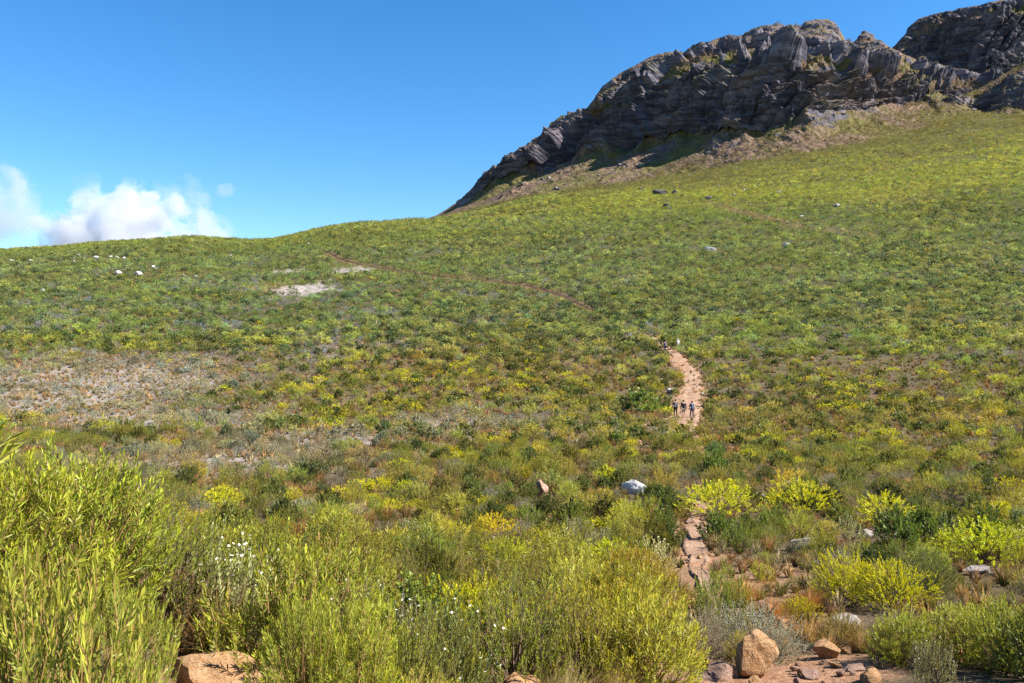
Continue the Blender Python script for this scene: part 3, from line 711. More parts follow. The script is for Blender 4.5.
# loose stones of the clearing
for i in range(112):
    px, rw = random.uniform(640, 885), random.uniform(648, 690)
    if i > 72: px, rw = random.uniform(684, 712), random.uniform(505, 566)
    p = unproject(px, rw)
    if any(math.hypot(p.x - a, p.y - b) < c * .7 for a, b, c in ROCKS): continue
    w = random.choice((.05, .07, .09, .13, .19)) * (1.6 if i > 72 else 1)
    o = rock(px, rw, w, w * .6, random.choice(('pink_rock', 'pink_rock', 'orange_rock', 'orange_rock')), 'palm-sized stone loose on the steps of the footpath' if i > 72 else 'small loose stone lying on the red soil of the clearing', w * .9, 'loose stones on the path steps' if i > 72 else 'loose stones of the clearing', name='stone', seed=200 + i, sink=.25)

# blocks fallen from the cliffs onto the apron below them
g_ = random.Random(4); n_ = 0
while n_ < 46:
    px = g_.uniform(500, 1010); rw = float(np.interp(px, [430, 470, 520, 560, 610, 650, 700, 750, 800, 850, 900, 1024], [217, 206, 190, 184, 175, 166, 147, 138, 122, 117, 112, 108])) + g_.uniform(-9, 9)
    u, v = (px - CX) / F, (CY - rw) / F; d_ = Vector((u, 1, v)).normalized(); hit = None
    for b in MOUNT:
        co, no, _, dd = b.ray_cast(Vector((0, 0, 0)), d_)
        if co is not None and (hit is None or co.y < hit.y): hit = co
    n_ += 1
    gp = unproject(px, rw)
    if gp is not None and (hit is None or gp.y < hit.y): hit = gp
    if hit is None or hit.y > 800: continue
    w = g_.choice((2., 2.6, 3.4, 4.6, 6.))
    o = link('rock', rock_mesh(900 + n_, M[g_.choice(('dark_rock', 'cliff_block', 'cliff_block'))], sub_=3), loc=(hit.x, hit.y + w * .2, hit.z + w * .12))
    o.scale = (w * .5, w * .42, w * .34); o.rotation_euler = (g_.uniform(-.2, .2), g_.uniform(-.2, .2), g_.uniform(0, 6.28))
    tag(o, 'grey block fallen onto the brown apron at the foot of the cliffs', 'rock', 'blocks fallen from the cliffs'); ROCKS.append((o.location.x, o.location.y, w * .5))
# ------------------------------------------------------------------ hikers
def skin_mesh(verts, edges, radii, mats, sub_=2):
    me = bpy.data.meshes.new('body'); me.from_pydata(verts, edges, [])
    o = bpy.data.objects.new('tmp', me); COL.objects.link(o)
    o.modifiers.new('s', 'SKIN'); s = o.modifiers.new('d', 'SUBSURF'); s.levels = s.render_levels = sub_
    if not me.skin_vertices: 
        return me
    for v, r in zip(me.skin_vertices[0].data, radii): v.radius = (r, r) if not isinstance(r, tuple) else r
    me.skin_vertices[0].data[0].use_root = True
    dg = bpy.context.evaluated_depsgraph_get(); dg.update()
    m2 = bpy.data.meshes.new_from_object(o.evaluated_get(dg))
    bpy.data.objects.remove(o)
    m2.materials.clear()
    for m in mats: m2.materials.append(m)
    m2.polygons.foreach_set('use_smooth', [True] * len(m2.polygons))
    return m2
def flat_mat(name, c, rough=.8): return simple(name, c, rough, .15, 30)
SK = flat_mat('skin', (.42, .24, .16), .6)
HAIR = flat_mat('dark_hair', (.03, .02, .015), .5)
SHOE = flat_mat('hiking_shoe', (.05, .045, .04))
def hiker(p, rz, top, legs, label, hgt=1.72, long_legs=False, long_sleeve=False, cap=None, stride=.22, arm=.15, pack=None, packlabel=None, ph=1):
    root = bpy.data.objects.new('person', None); COL.objects.link(root)
    k = hgt / 1.72
    s = stride * ph
    J = [(0,0,.95),(0,.01,1.12),(0,.015,1.3),(0,0,1.45),(0,-.01,1.52),(0,-.02,1.6),(0,-.015,1.68),
         (.17,0,1.41),(.22,.03-arm,1.15),(.23,-.1-arm,.92),(.23,-.13-arm,.84),
         (-.17,0,1.41),(-.22,.03+arm*.6,1.15),(-.23,-.06+arm,.92),(-.23,-.08+arm,.84),
         (.09,0,.9),(.1,-.5*s-.04,.5),(.1,-s,.1),(.1,-s-.15,.045),
         (-.09,0,.9),(-.1,.5*s-.05,.5),(-.1,s,.1),(-.1,s-.15,.045)]
    E = [(0,1),(1,2),(2,3),(3,4),(4,5),(5,6),(3,7),(7,8),(8,9),(9,10),(3,11),(11,12),(12,13),(13,14),(0,15),(15,16),(16,17),(17,18),(0,19),(19,20),(20,21),(21,22)]
    R = [.13,.13,.145,.085,.055,.085,.088,.062,.045,.036,.035,.062,.045,.036,.035,.088,.06,.042,.038,.088,.06,.042,.038]
    J = [tuple(c * k for c in j) for j in J]
    b = link('body', skin_mesh(J, E, [r * k for r in R], [SK]), root)
    def shell(name, idx, edges, grow, mat, cut=None):
        m = {a: i for i, a in enumerate(idx)}
        vs = [J[a] for a in idx]; rs = [R[a] * k * grow for a in idx]
        if cut:
            for a, c, f in cut:
                A, B = Vector(J[a]), Vector(J[c]); vs.append(tuple(A.lerp(B, f))); rs.append((R[a] * (1 - f) + R[c] * f) * k * grow); m[('c', a)] = len(vs) - 1
        return link(name, skin_mesh(vs, [(m[a], m[c]) for a, c in edges], rs, [mat]), root)
    sh_e = [(1,2),(2,3),(3,7),(3,11),(1,0)]
    if long_sleeve: shell('jacket', [1,0,2,3,7,11,8,9,12,13], sh_e + [(7,8),(8,9),(11,12),(12,13)], 1.22, top)
    else: shell('shirt', [1,0,2,3,7,11], sh_e + [(7,('c',7)),(11,('c',11))], 1.2, top, [(7,8,.7),(11,12,.7)])
    if long_legs: shell('trousers', [0,15,16,17,19,20,21], [(0,15),(15,16),(16,17),(0,19),(19,20),(20,21)], 1.22, legs)
    else: shell('shorts', [0,15,19], [(0,15),(0,19),(15,('c',15)),(19,('c',19))], 1.22, legs, [(15,16,.75),(19,20,.75)])
    for a, c in ((17, 18), (21, 22)):
        A, B = Vector(J[a]), Vector(J[c]); A.z -= .03
        link('shoe', skin_mesh([tuple(A), tuple(A.lerp(B, .6)), tuple(B)], [(0,1),(1,2)], [.055, .056, .046], [SHOE]), root)
    # head: hair or cap, nose, ears
    bm = bmesh.new()
    bmesh.ops.create_uvsphere(bm, u_segments=16, v_segments=10, radius=.108 * k, matrix=Matrix.Translation((0, .012 * k, 1.665 * k)) @ Matrix.Diagonal((.92, 1.08, .95, 1)))
    for v in list(bm.verts):
        if v.co.y < -.03 * k and v.co.z < 1.7 * k or v.co.z < 1.6 * k: bm.verts.remove(v)
    if cap:
        bmesh.ops.create_cone(bm, cap_ends=True, segments=16, radius1=.15 * k, radius2=.12 * k, depth=.015, matrix=Matrix.Translation((0, -.03 * k, 1.695 * k)))
    me = bpy.data.meshes.new('hair'); bm.to_mesh(me); bm.free(); me.materials.append(cap or HAIR)
    link('cap' if cap else 'hair', me, root)
    bm = bmesh.new(); bmesh.ops.create_cone(bm, segments=6, radius1=.016, radius2=.005, depth=.045, matrix=Matrix.Translation((0, -.1 * k, 1.635 * k)) @ Matrix.Rotation(-.5, 4, 'X'))
    me = bpy.data.meshes.new('nose'); bm.to_mesh(me); bm.free(); me.materials.append(SK); link('nose', me, root)
    for sx in (-1, 1):
        bm = bmesh.new(); bmesh.ops.create_uvsphere(bm, u_segments=8, v_segments=6, radius=.028, matrix=Matrix.Translation((sx * .088 * k, 0, 1.64 * k)) @ Matrix.Diagonal((.4, .7, 1.1, 1)))
        me = bpy.data.meshes.new('ear'); bm.to_mesh(me); bm.free(); me.materials.append(SK); link('ear', me, root)
        bm = bmesh.new(); bmesh.ops.create_uvsphere(bm, u_segments=8, v_segments=6, radius=.012, matrix=Matrix.Translation((sx * .034 * k, -.082 * k, 1.662 * k)))
        me = bpy.data.meshes.new('eye'); bm.to_mesh(me); bm.free(); me.materials.append(HAIR); link('eye', me, root)
    for wr, el in ((10, 9), (14, 13)):                          # five fingers on each hand
        W = Vector(J[wr]); d = (W - Vector(J[el])).normalized()
        vs, ed, rs = [tuple(W)], [], [.03 * k]
        for f in range(5):
            off = Vector((0, (-.028 + .014 * f), 0)) * k; ln = (.05, .075, .085, .08, .062)[f] * k
            vs += [tuple(W + d * .03 + off), tuple(W + d * (.03 + ln * .6) + off * 1.2), tuple(W + d * (.03 + ln) + off * 1.1 + Vector((-.012 if W.x > 0 else .012, 0, 0)))]
            b0 = 1 + 3 * f; ed += [(0, b0), (b0, b0 + 1), (b0 + 1, b0 + 2)]; rs += [.011 * k, .009 * k, .007 * k]
        link('hand', skin_mesh(vs, ed, rs, [SK], 1), root)
    root.location = p; root.rotation_euler.z = rz
    tag(root, label, 'person')
    if pack:
        bm = bmesh.new(); bmesh.ops.create_cube(bm, size=1, matrix=Matrix.Translation((0, .24 * k, 1.22 * k)) @ Matrix.Diagonal((.3, .2, .48, 1)))
        bmesh.ops.bevel(bm, geom=bm.edges[:], offset=.06, segments=3, affect='EDGES')
        bmesh.ops.create_cube(bm, size=1, matrix=Matrix.Translation((0, .36 * k, 1.12 * k)) @ Matrix.Diagonal((.22, .06, .22, 1)))
        me = bpy.data.meshes.new('backpack'); bm.to_mesh(me); bm.free(); me.materials.append(pack)
        o = link('backpack', me, loc=p); o.rotation_euler.z = rz; tag(o, packlabel, 'backpack')
        for sx in (-1, 1):
            st = [(sx * .1, .16, 1.44), (sx * .11, .02, 1.52), (sx * .11, -.13, 1.4), (sx * .12, -.14, 1.2), (sx * .13, .16, 1.05)]
            link('strap', skin_mesh([tuple(c * k for c in q) for q in st], [(0,1),(1,2),(2,3),(3,4)], [.022] * 5, [pack], 1), o)
    return root
C_BLACK = flat_mat('black_cloth', (.018, .018, .02)); C_NAVY = flat_mat('navy_cloth', (.03, .035, .06)); C_GREY = flat_mat('grey_cloth', (.22, .23, .25))
C_WHITE = flat_mat('white_cloth', (.75, .75, .76)); C_PURPLE = flat_mat('purple_cloth', (.16, .09, .2)); C_KHAKI = flat_mat('khaki_cloth', (.22, .17, .12)); C_BLUE = flat_mat('blue_grey_pack', (.15, .19, .26))
h1 = unproject(675.5, 416.8); h2 = unproject(683.5, 418.6); h3 = unproject(692, 418)
hiker(h1, PI - .1, C_BLACK, C_BLACK, 'hiker in dark clothes with a pale pack, left of the three walking abreast', long_legs=True, stride=.3, pack=C_GREY, packlabel='pale grey backpack worn by the left one of three hikers')
hiker(h2, PI + .05, C_BLACK, C_KHAKI, 'bare-legged hiker in a black top and khaki shorts between the other two', hgt=1.8, long_sleeve=True, stride=.14, ph=-1)
hiker(h3, PI + .1, C_NAVY, C_NAVY, 'hiker in navy with a blue-grey pack, right of the three walking abreast', hgt=1.66, long_legs=True, pack=C_BLUE, packlabel='blue-grey backpack worn by the right one of three hikers', ph=1)
h4 = unproject(665, 352.5); h5 = unproject(678, 350.5)
hiker(h4, PI, C_PURPLE, C_NAVY, 'hiker in a purple top and dark trousers higher up the footpath', long_legs=True)
hiker(h5, PI + .2, C_WHITE, C_GREY, 'hiker in a white shirt and white hat at the edge of the upper footpath', cap=C_WHITE)
LM += [('the three hikers', h2.x, h2.y), ('the upper hikers', h4.x, h4.y)]
HIK = [h1, h2, h3, h4, h5]

# ------------------------------------------------------------------ planting
NEAR = []      # (x, y, radius) of hand-placed plants
N_LM = []
def place(kind, p, s, rz, tint, lod, var, label, group=None, wide=1.0):
    base = TPL[kind, lod, var % NV[lod]]
    if lod == 0:
        o = bpy.data.objects.new(kind, None); COL.objects.link(o)
        for nm, me in base:
            c = link(nm, me, o); c['tint'] = [float(t) for t in tint]
    else:
        o = link(kind, base); o['tint'] = [float(t) for t in tint]
    o.location = (p[0], p[1], p[2] - .03); o.rotation_euler = (random.uniform(-.06, .06), random.uniform(-.06, .06), rz)
    o.scale = (s * wide, s * wide, s)
    tag(o, label, 'tuft' if kind == 'restio_tuft' else 'plant' if kind == 'everlasting_plant' else 'shrub', group)
    return o
def jit(c, a=.16, g=None):
    g = g or RNG
    v = 1 + a * g.normal(); h = g.normal() * a * .5
    return (max(.005, c[0] * v * (1 + h)), max(.005, c[1] * v), max(.003, c[2] * v * (1 - h)))
HAND = [  # kind, px of the middle, distance, height, width factor, tint or None, label, landmark phrase
 ('conebush', 52, 2.25, 1.2, .56, (.15,.165,.032), 'huge yellow-green conebush with long pointed leaves, nearest of all', 'the nearest huge conebush'),
 ('conebush', -85, 2.9, 1.1, .7, None, 'tall conebush cut off at the frame beside the nearest huge conebush', None),
 ('conebush', 118, 3.7, .8, .5, (.155,.175,.03), 'leafy conebush leaning over the pinkish rock behind the nearest one', None),
 ('conebush', -20, 5.3, 1.28, 1.0, (.165,.18,.022), 'tall conebush at the left frame edge rising behind the nearest huge one', None),
 ('conebush', 74, 5.9, 1.3, .95, (.15,.17,.02), 'tall green conebush second from the frame edge behind the huge one', 'the tall green conebush'),
 ('feathery_shrub', 146, 6.6, 1.3, 1.0, (.11,.135,.02), 'dense green feathery shrub beside the tall green conebush', 'the dense feathery shrub'),
 ('everlasting_plant', 205, 6.8, 1.3, .95, (.2,.21,.09), 'straggly grey-green plant dotted with papery white flower heads', 'the white-flowered plant'),
 ('everlasting_plant', 236, 7.3, 1.25, .9, (.2,.21,.09), 'second white-flowered plant, slimmer, behind the straggly one', None),
 ('dark_shrub', 172, 6.4, .8, 1.0, (.06,.05,.03), 'low dark twiggy shrub in shade above the smooth orange rock', None),
 ('restio_tuft', 222, 6.5, .8, 1.0, (.19,.14,.06), 'straw-coloured grass tuft in the dark gap behind the orange rock', None),
 ('conebush', 306, 4.9, .95, .55, (.17,.185,.03), 'upright conebush right of the smooth orange rock', 'the upright conebush'),
 ('conebush', 352, 5.1, 1.0, .7, (.17,.19,.028), 'yellow-green conebush beside the upright conebush', None),
 ('conebush', 300, 6.3, 1.25, 1.0, (.155,.17,.022), 'tall conebush behind the upright conebush with slender shoots', 'the slender-shooted conebush'),
 ('feathery_shrub', 258, 8.3, 1.55, 1.1, (.13,.15,.02), 'green feathery shrub behind the white-flowered plants', 'the green shrub behind white flowers'),
 ('dark_shrub', 418, 8.6, 1.2, 1.15, (.06,.09,.02), 'rounded dark green shrub in deep shade on its left', 'the rounded dark green shrub'),
 ('yellow_bush', 468, 9.4, 1.1, .95, (.19,.2,.012), 'bright yellow bush touching the rounded dark green shrub', 'the bright yellow bush beside the dark shrub'),
 ('everlasting_plant', 440, 6.6, 1.0, 1.0, (.13,.15,.05), 'bushy grey-green plant with a few white blooms below the dark green shrub', None),
 ('feathery_shrub', 395, 5.5, .95, 1.0, (.15,.16,.03), 'low feathery shrub with yellow tips at the bottom edge', None),
 ('conebush', 420, 5.2, .6, .9, (.2,.19,.05), 'small young conebush with broad rosettes at the bottom edge', None),
 ('feathery_shrub', 510, 8.0, 1.3, 1.1, (.135,.155,.025), 'loose green feathery shrub in the middle of the near bushes', 'the loose feathery shrub'),
 ('feathery_shrub', 578, 8.3, 1.35, .85, (.17,.165,.02), 'tall yellow-green feathery shrub above the grass tuft', 'the tall feathery shrub'),
 ('feathery_shrub', 622, 9.0, 1.35, .66, (.175,.175,.02), 'tall yellow-green feathery shrub at the left edge of the clearing', 'the feathery shrub at the clearing'),
 ('restio_tuft', 566, 7.1, .6, 1.0, (.15,.125,.075), 'large straw-coloured grass tuft at the bottom edge', 'the large grass tuft'),
 ('restio_tuft', 612, 7.5, .5, 1.0, (.15,.11,.06), 'brownish grass tuft right of the large straw-coloured one', None),
 ('feathery_shrub', 446, 6.9, 1.0, .75, (.15,.15,.03), 'feathery shrub left of the large grass tuft', None),
 ('grey_shrub', 703, 11.2, .65, .9, (.2,.18,.14), 'wiry grey shrub with bare twigs left of the tall orange boulder', None),
 ('grey_shrub', 712, 11.6, .8, .9, (.19,.18,.13), 'greyish twiggy shrub behind the wiry grey one', None),
 ('grey_shrub', 757, 11.9, .82, 1.15, (.26,.27,.22), 'silver-grey cushion shrub behind the tall orange boulder', 'the silver-grey cushion shrub'),
 ('grey_shrub', 772, 11.2, .6, 1.0, (.25,.25,.2), 'small silver-grey shrub at the right foot of the cushion shrub', None),
 ('feathery_shrub', 722, 13.0, 1.25, .95, (.12,.16,.022), 'fresh green feathery shrub like a young pine beside the footpath', 'the young-pine-like shrub'),
 ('conebush', 745, 10.6, .55, .8, (.17,.16,.03), 'small yellow-green conebush between cushion shrub and boulder', None),
 ('yellow_bush', 848, 16.4, 1.15, .8, (.22,.225,.012), 'brilliant yellow bush, left half of the widest yellow mound', 'the widest yellow bush'),
 ('yellow_bush', 893, 15.8, 1.08, .9, (.215,.22,.012), 'brilliant yellow bush, right half of the widest yellow mound', None),
 ('conebush', 905, 10.4, .74, 1.1, (.15,.17,.025), 'leafy green conebush at the right edge of the rocky clearing', 'the leafy conebush at the clearing'),
 ('conebush', 960, 10.4, .82, 1.1, (.16,.175,.025), 'broad yellow-green conebush right of the clearing', None),
 ('feathery_shrub', 1005, 9.8, .88, 1.1, (.15,.175,.02), 'feathery green shrub at the right frame edge', None),
 ('dark_shrub', 1040, 9.2, .95, 1.0, (.05,.07,.02), 'dark green shrub cut off at the bottom right corner', None),
 ('everlasting_plant', 935, 8.9, .6, 1.0, (.14,.14,.07), 'low grey-green plant with tiny flowers at the bottom below the conebushes', None),
 ('grey_shrub', 893, 12.8, .5, 1.2, (.16,.14,.1), 'dull grey twiggy shrub below the widest yellow bush', None),
 ('conebush', 1000, 12.0, .7, 1.1, None, 'green conebush behind the feathery one at the right edge', None),
 ('feathery_shrub', 838, 12.0, .6, 1.2, (.14,.12,.03), 'low olive shrub above the flat-topped orange rock', None),
 ('restio_tuft', 770, 14.5, .65, 1.4, (.22,.12,.04), 'orange-brown restio tuft behind the silver-grey cushion shrub', None),
 ('restio_tuft', 742, 16.5, .7, 1.4, (.25,.13,.04), 'orange-brown restio tuft above the young-pine-like shrub', 'the orange-brown tuft'),
 ('restio_tuft', 810, 16., .6, 1.4, (.2,.11,.05), 'reddish restio tuft left of the widest yellow bush', None),
 ('yellow_bush', 800, 14.6, .55, .8, (.2,.19,.02), 'small yellow bush beside the reddish restio tuft', None),
 ('feathery_shrub', 925, 17.5, 1.2, 1.0, (.07,.09,.02), 'dark green feathery shrub right behind the widest yellow bush', None),
 ('yellow_bush', 985, 22.5, 1.3, 1.1, (.17,.2,.015), 'lime-yellow bush above the long grey slab', 'the lime-yellow bush'),
 ('yellow_bush', 955, 23.5, .9, 1., (.16,.18,.03), 'pale yellow-green bush left of the lime-yellow one', None),
 ('dark_shrub', 902, 24.5, 1.3, 1.0, (.035,.06,.016), 'dark upright shrub, left one of the dark row on the right', None),
 ('dark_shrub', 925, 25.5, 1.35, 1.0, (.035,.058,.016), 'dark upright shrub in the middle of the dark row on the right', 'the dark shrub row'),
 ('dark_shrub', 985, 24.5, 1.55, .75, (.03,.05,.015), 'tall narrow dark shrub right of the dark row', None),
 ('yellow_bush', 884, 30., 1.3, 1.1, (.2,.21,.015), 'yellow bush left of the dark upright shrubs', None),
 ('yellow_bush', 718, 32., 1.6, 1.2, (.2,.21,.015), 'yellow bush right of the footpath above the white rock', 'the yellow path-side bush'),
 ('yellow_bush', 802, 33., 1.5, 1.2, (.19,.2,.015), 'yellow bush farther right on the slope above the white rock', None),
 ('dark_shrub', 716, 27., 1.1, .9, (.04,.065,.018), 'dark green shrub right of the footpath below the yellow bush', None),
 ('dark_shrub', 716, 44., 1.7, .8, (.04,.07,.02), 'dark green shrub like a small tree where the path narrows', None),
 ('dark_shrub', 645, 84., 2.6, 1.3, (.045,.07,.02), 'wide dark green shrub left of the three hikers', None),
 ('dark_shrub', 633, 86., 2.3, 1.2, (.045,.065,.02), 'dark shrub joined to the left side of the wide one by the hikers', None),
 ('dark_shrub', 668, 124., 2.6, 1., (.04,.06,.02), 'dark shrub beside the two upper hikers', None),
 ('feathery_shrub', 685, 64., 1.8, 1.5, (.14,.12,.03), 'olive-brown shrub on the rise in front of the three hikers', None),
]
for i, (kind, px, D, hgt, wd, tint, lab, mark) in enumerate(HAND):
    p = at(px, D); kh = KIND[kind]['H'] * 1.02
    lod = 0 if D < 22 else 1
    if D > 60: lod = 2
    s = hgt / kh
    place(kind, p, s, random.uniform(0, 6.28), jit(tuple(c * q for c, q in zip(tint, (2.1, 2.1, 1.8) if kind == 'feathery_shrub' else (3.3, 2.7, 2.2) if kind == 'dark_shrub' else (2.25, 2.2, 1.5) if kind == 'yellow_bush' else (1.75, 1.72, 1.6))) if tint else TINT[kind], .04), lod, i, lab, wide=wd)
    NEAR.append((p.x, p.y, KIND[kind]['R'] * s * wd * .72))
    if mark: LM.append((mark, p.x, p.y))

# the scatter: each band of distance has its own spacing
def candidates():
    out = []
    for y0, y1, sp in ((3.2, 12, .85), (12, 28, .92), (28, 60, .95), (60, 125, .98), (125, 240, 1.18), (240, 420, 1.6), (420, 700, 2.15), (700, 860, 3.)):
        hw = .92 * y1 + 6
        nx, ny = int(2 * hw / sp), int((y1 - y0) / sp)
        gx, gy = np.meshgrid(np.arange(nx), np.arange(ny), indexing='ij')
        x = -hw + (gx.ravel() + .5 * (gy.ravel() % 2) + RNG.uniform(-.42, .42, gx.size)) * sp
        y = y0 + (gy.ravel() + RNG.uniform(-.42, .42, gx.size)) * sp
        m = (np.abs(x) < .86 * y + 4) & (y > 0) & ((y < 700) | (x > -90))
        out.append(np.stack([x[m], y[m], np.full(m.sum(), sp)], 1))
    return np.concatenate(out)
BX = [430, 470, 520, 560, 610, 650, 700, 750, 800, 850, 900, 1024, 1300]; BR = [219, 208, 194, 190, 182, 172, 152, 140, 130, 123, 117, 113, 90]
def scatter():
    c = candidates(); x, y, sp = c.T
    z = H(x, y); talus = np.zeros(len(x)); steep = np.zeros(len(x), bool)
    for k in np.flatnonzero((y > 520) & (x > -80)):
        for b in MOUNT:
            co, no, _, _ = b.ray_cast(Vector((x[k], y[k], 900)), Vector((0, 0, -1)))
            if co is not None and co.z > z[k]:
                talus[k] = max(talus[k], co.z - base_h(x[k], y[k])); z[k] = co.z; steep[k] = abs(no.z) < .62
    px = CX + F * x / y; row = CY - F * z / y
    n1 = fbm(x / 14, y / 14, octaves=3, seed=51); n2 = fbm(x / 40, y / 40, octaves=3, seed=61); n3 = fbm(x / 5, y / 5, octaves=2, seed=71)
    keep = np.ones(len(x), bool)
    keep &= ~steep
    keep &= ~((px > 425) & (px < 730) & (row < np.interp(px, BX, BR) + 2 + 7 * n1))
    keep &= RNG.random(len(x)) > .9 * smooth(-6, 40, talus - 30 * n1 - 26 * n2)
    keep &= ~(y > 560) | (px > 425)
    # beyond the crest: keep only what can show
    bx = np.clip(((px + 500) / 8).astype(int), 0, 260); order = np.argsort(y); top = np.full(261, 1e9); vis = np.zeros(len(x), bool)
    for k in order:
        b = bx[k]
        if row[k] < top[b] + 26 * min(1., 90 / y[k]) * 1.2: vis[k] = True
        if row[k] < top[b]: top[b] = row[k]
    keep &= vis
    near = y < 170
    d = np.full(len(x), 99.)
    d[near] = np.minimum(dist_to(sub(PATH_MAIN, 80), x[near], y[near]), dist_to(sub(PATH_SPUR, 20), x[near], y[near]))
    hid = (row > 425) & (row < 500)
    PATH_UP = sub(PATH_MAIN[PATH_MAIN[:, 1] > 79], 60)
    keep &= d > np.where(hid, -.2, .0) + .3 * RNG.random(len(x)) + .1 * sp
    far = y > 110; d2 = np.full(len(x), 99.); d2[far] = dist_to(sub(TRAIL, 60), x[far], y[far]); 
    hide = np.full(len(x), 99.)
    for o_ in (1.2, 2.4, 3.6, 5.): hide[far] = np.minimum(hide[far], dist_to(sub(TRAIL, 60), x[far], y[far] + o_))
    up_ = (y > 76) & (y < 150) & (np.abs(px - 676) < 60)
    for o_ in (1., 2., 3.): hide[up_] = np.minimum(hide[up_], dist_to(PATH_UP, x[up_], y[up_] + o_))
    keep &= d2 > .4 * sp
    d3 = np.full(len(x), 99.); d3[far] = dist_to(sub(HILL_TRAIL, 30), x[far], y[far]); htr = d3[:]
    keep &= np.hypot((x - CLEAR.x) / 1.7, (y - CLEAR.y) / 1.05) + .2 * n3 > 1.05
    for e in BARE: keep &= (ell_d(e, x, y) + .9 * n3 > .8) | (RNG.random(len(x)) < .16)
    for e in PALE: keep &= (ell_d(e, x, y) + .6 * n3 > 1.0) | (RNG.random(len(x)) < .62)
    nr = y < 60
    for a, b, r in ROCKS:
        if b < 130: keep &= (np.hypot(x - a, y - b) > r + .18) & ~((np.abs(x - a * y / b) < r * .9) & (y < b) & (y > b - (5. if r > .42 else 2.6)) & (r > .2))
        else: keep &= (np.hypot(x - a, y - b) > r * .9 + .8) & ~((np.abs(x - a) < r) & (y < b) & (y > b - 3.5))
    for a, b, r in NEAR: keep &= np.hypot(x - a, y - b) > r
    for h in HIK: keep &= (np.hypot(x - h.x, y - h.y) > 1.3)
    # keep the sight lines to stones and path that the photograph shows clear
    keep &= ~((y < 6.2) & (px > 140) & (px < 262))
    keep &= ~((y < 5.0) & (px > -700) & (px < 1100))
    keep &= ~((y < 7.8) & (px > 470))
    keep &= ~((y < 9.3) & (px > 660))
    low = (px > 660) & (px < 800) & (y > 9) & (y < 24)          # low growth where the path comes down
    keep &= RNG.random(len(x)) < np.where(low, .75, np.where(y < 16, .74, .93))
    for e in BARE: pass
    i = np.flatnonzero(keep)
    x, y, z, sp, px, row, n1, n2, n3, low, htr, talus, hide = [a[i] for a in (x, y, z, sp, px, row, n1, n2, n3, low, htr, talus, hide)]
    # which kind grows where
    kinds = list(KIND); W = np.zeros((len(x), 7))
    left = px < 690
    A = (y < 27) & left; B = (y < 34) & ~left; C_ = ~A & ~B & (y < 118); D_ = ~A & ~B & ~C_
    W[A] = (.56, .18, .03, .04, .07, .04, .08)
    W[B] = (.10, .19, .09, .25, .10, .23, .04)
    W[C_] = (.12, .25, .035, .26, .13, .19, .01)
    W[D_] = (.40, .14, .007, .17, .23, .04, 0)
    lw = A & (y > 20); W[lw] = (.22, .3, .07, .12, .1, .15, .04)
    grey_zone = C_ & (px < 480); W[grey_zone] = (.09, .18, .03, .36, .12, .20, .02)
    gl_ = D_ & (px < 560) & (y < 230); W[gl_] = (.30, .14, .012, .30, .20, .05, 0)
    W[:, 3] *= .35 + 2.4 * smooth(-.1, .3, n1); W[:, 5] *= .6 + 2.2 * smooth(.0, .3, n3 + .4 * n2); W[:, 2] *= .3 + 2.6 * smooth(.0, .35, -n1)
    W[:, 4] *= .5 + 1.6 * smooth(-.1, .35, n2)
    hi = D_ & (px > 620) & (y > 330); W[hi] = (.5, .2, .006, .06, .12, .12, 0)
    W /= W.sum(1, keepdims=True)
    kind = (np.cumsum(W, 1) < RNG.random(len(x))[:, None]).sum(1).clip(0, 6)
    hb = np.array([1.0, .95, .75, .62, .9, .6, .8])[kind]
    hgt = hb * RNG.uniform(.55, 1.3, len(x))
    hgt *= np.where(A, np.where(y < 14, 1.2, 1.05), 1.0) * np.where(B & (y < 20), .72, 1.0) * np.where(low, .55, 1.)
    hgt = np.where(hide < .3, hgt * .4, hgt)
    # farther out neighbours merge into clumps: match the spacing
    hgt *= np.interp(sp, [.6, .8, .95, .98, 1.18, 1.6, 2.15, 3.], [1, 1, .97, .98, 1.15, 1.35, 1.5, 1.8])
    kh = np.array([KIND[k]['H'] for k in kinds])[kind]; kr = np.array([KIND[k]['R'] for k in kinds])[kind]
    s = hgt / kh
    # where the plant would hide the path or a stone seen in the photograph it stays low
    base = np.array([TINT[k] for k in kinds])[kind]
    t = base * (1 + .24 * RNG.normal(size=(len(x), 1)) + .22 * n1[:, None] + .3 * n2[:, None])
    t[:, 0] *= 1 + .22 * n2 * (y > 60) * (kind != 2); t[:, 2] *= 1 + .5 * n1 * (y > 60)
    # dryness: reddish brown patches; the far slopes are a brighter yellow-green, the middle slope greener
    dry = np.clip(.5 * smooth(.05, .5, n2 + .5 * n3) * (y > 30), 0, 1)
    dry *= np.where(kind == 4, .2, np.where(kind == 2, 0., .7)) * np.where(D_, .6, 1.)
    t = t * (1 - dry[:, None]) + np.array((.2, .13, .065)) * dry[:, None]
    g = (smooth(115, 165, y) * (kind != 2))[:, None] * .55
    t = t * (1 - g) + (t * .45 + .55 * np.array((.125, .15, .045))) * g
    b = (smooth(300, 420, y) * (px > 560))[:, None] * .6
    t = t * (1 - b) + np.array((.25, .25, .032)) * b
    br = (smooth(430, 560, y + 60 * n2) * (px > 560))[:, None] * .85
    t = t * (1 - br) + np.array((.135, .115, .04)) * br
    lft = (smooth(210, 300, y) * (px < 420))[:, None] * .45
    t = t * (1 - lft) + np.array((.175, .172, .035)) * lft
    tr = (smooth(2.5, -.5, htr + 2 * n3))[:, None] * .75
    t = t * (1 - tr) + np.array((.24, .15, .1)) * tr
    for e in PALE:
        pl = (smooth(1.5, .8, ell_d(e, x, y) + .5 * n3) * .6)[:, None]; t = t * (1 - pl) + np.array((.3, .27, .22)) * pl
    hz = smooth(90, 160, y) * (kind != 2)
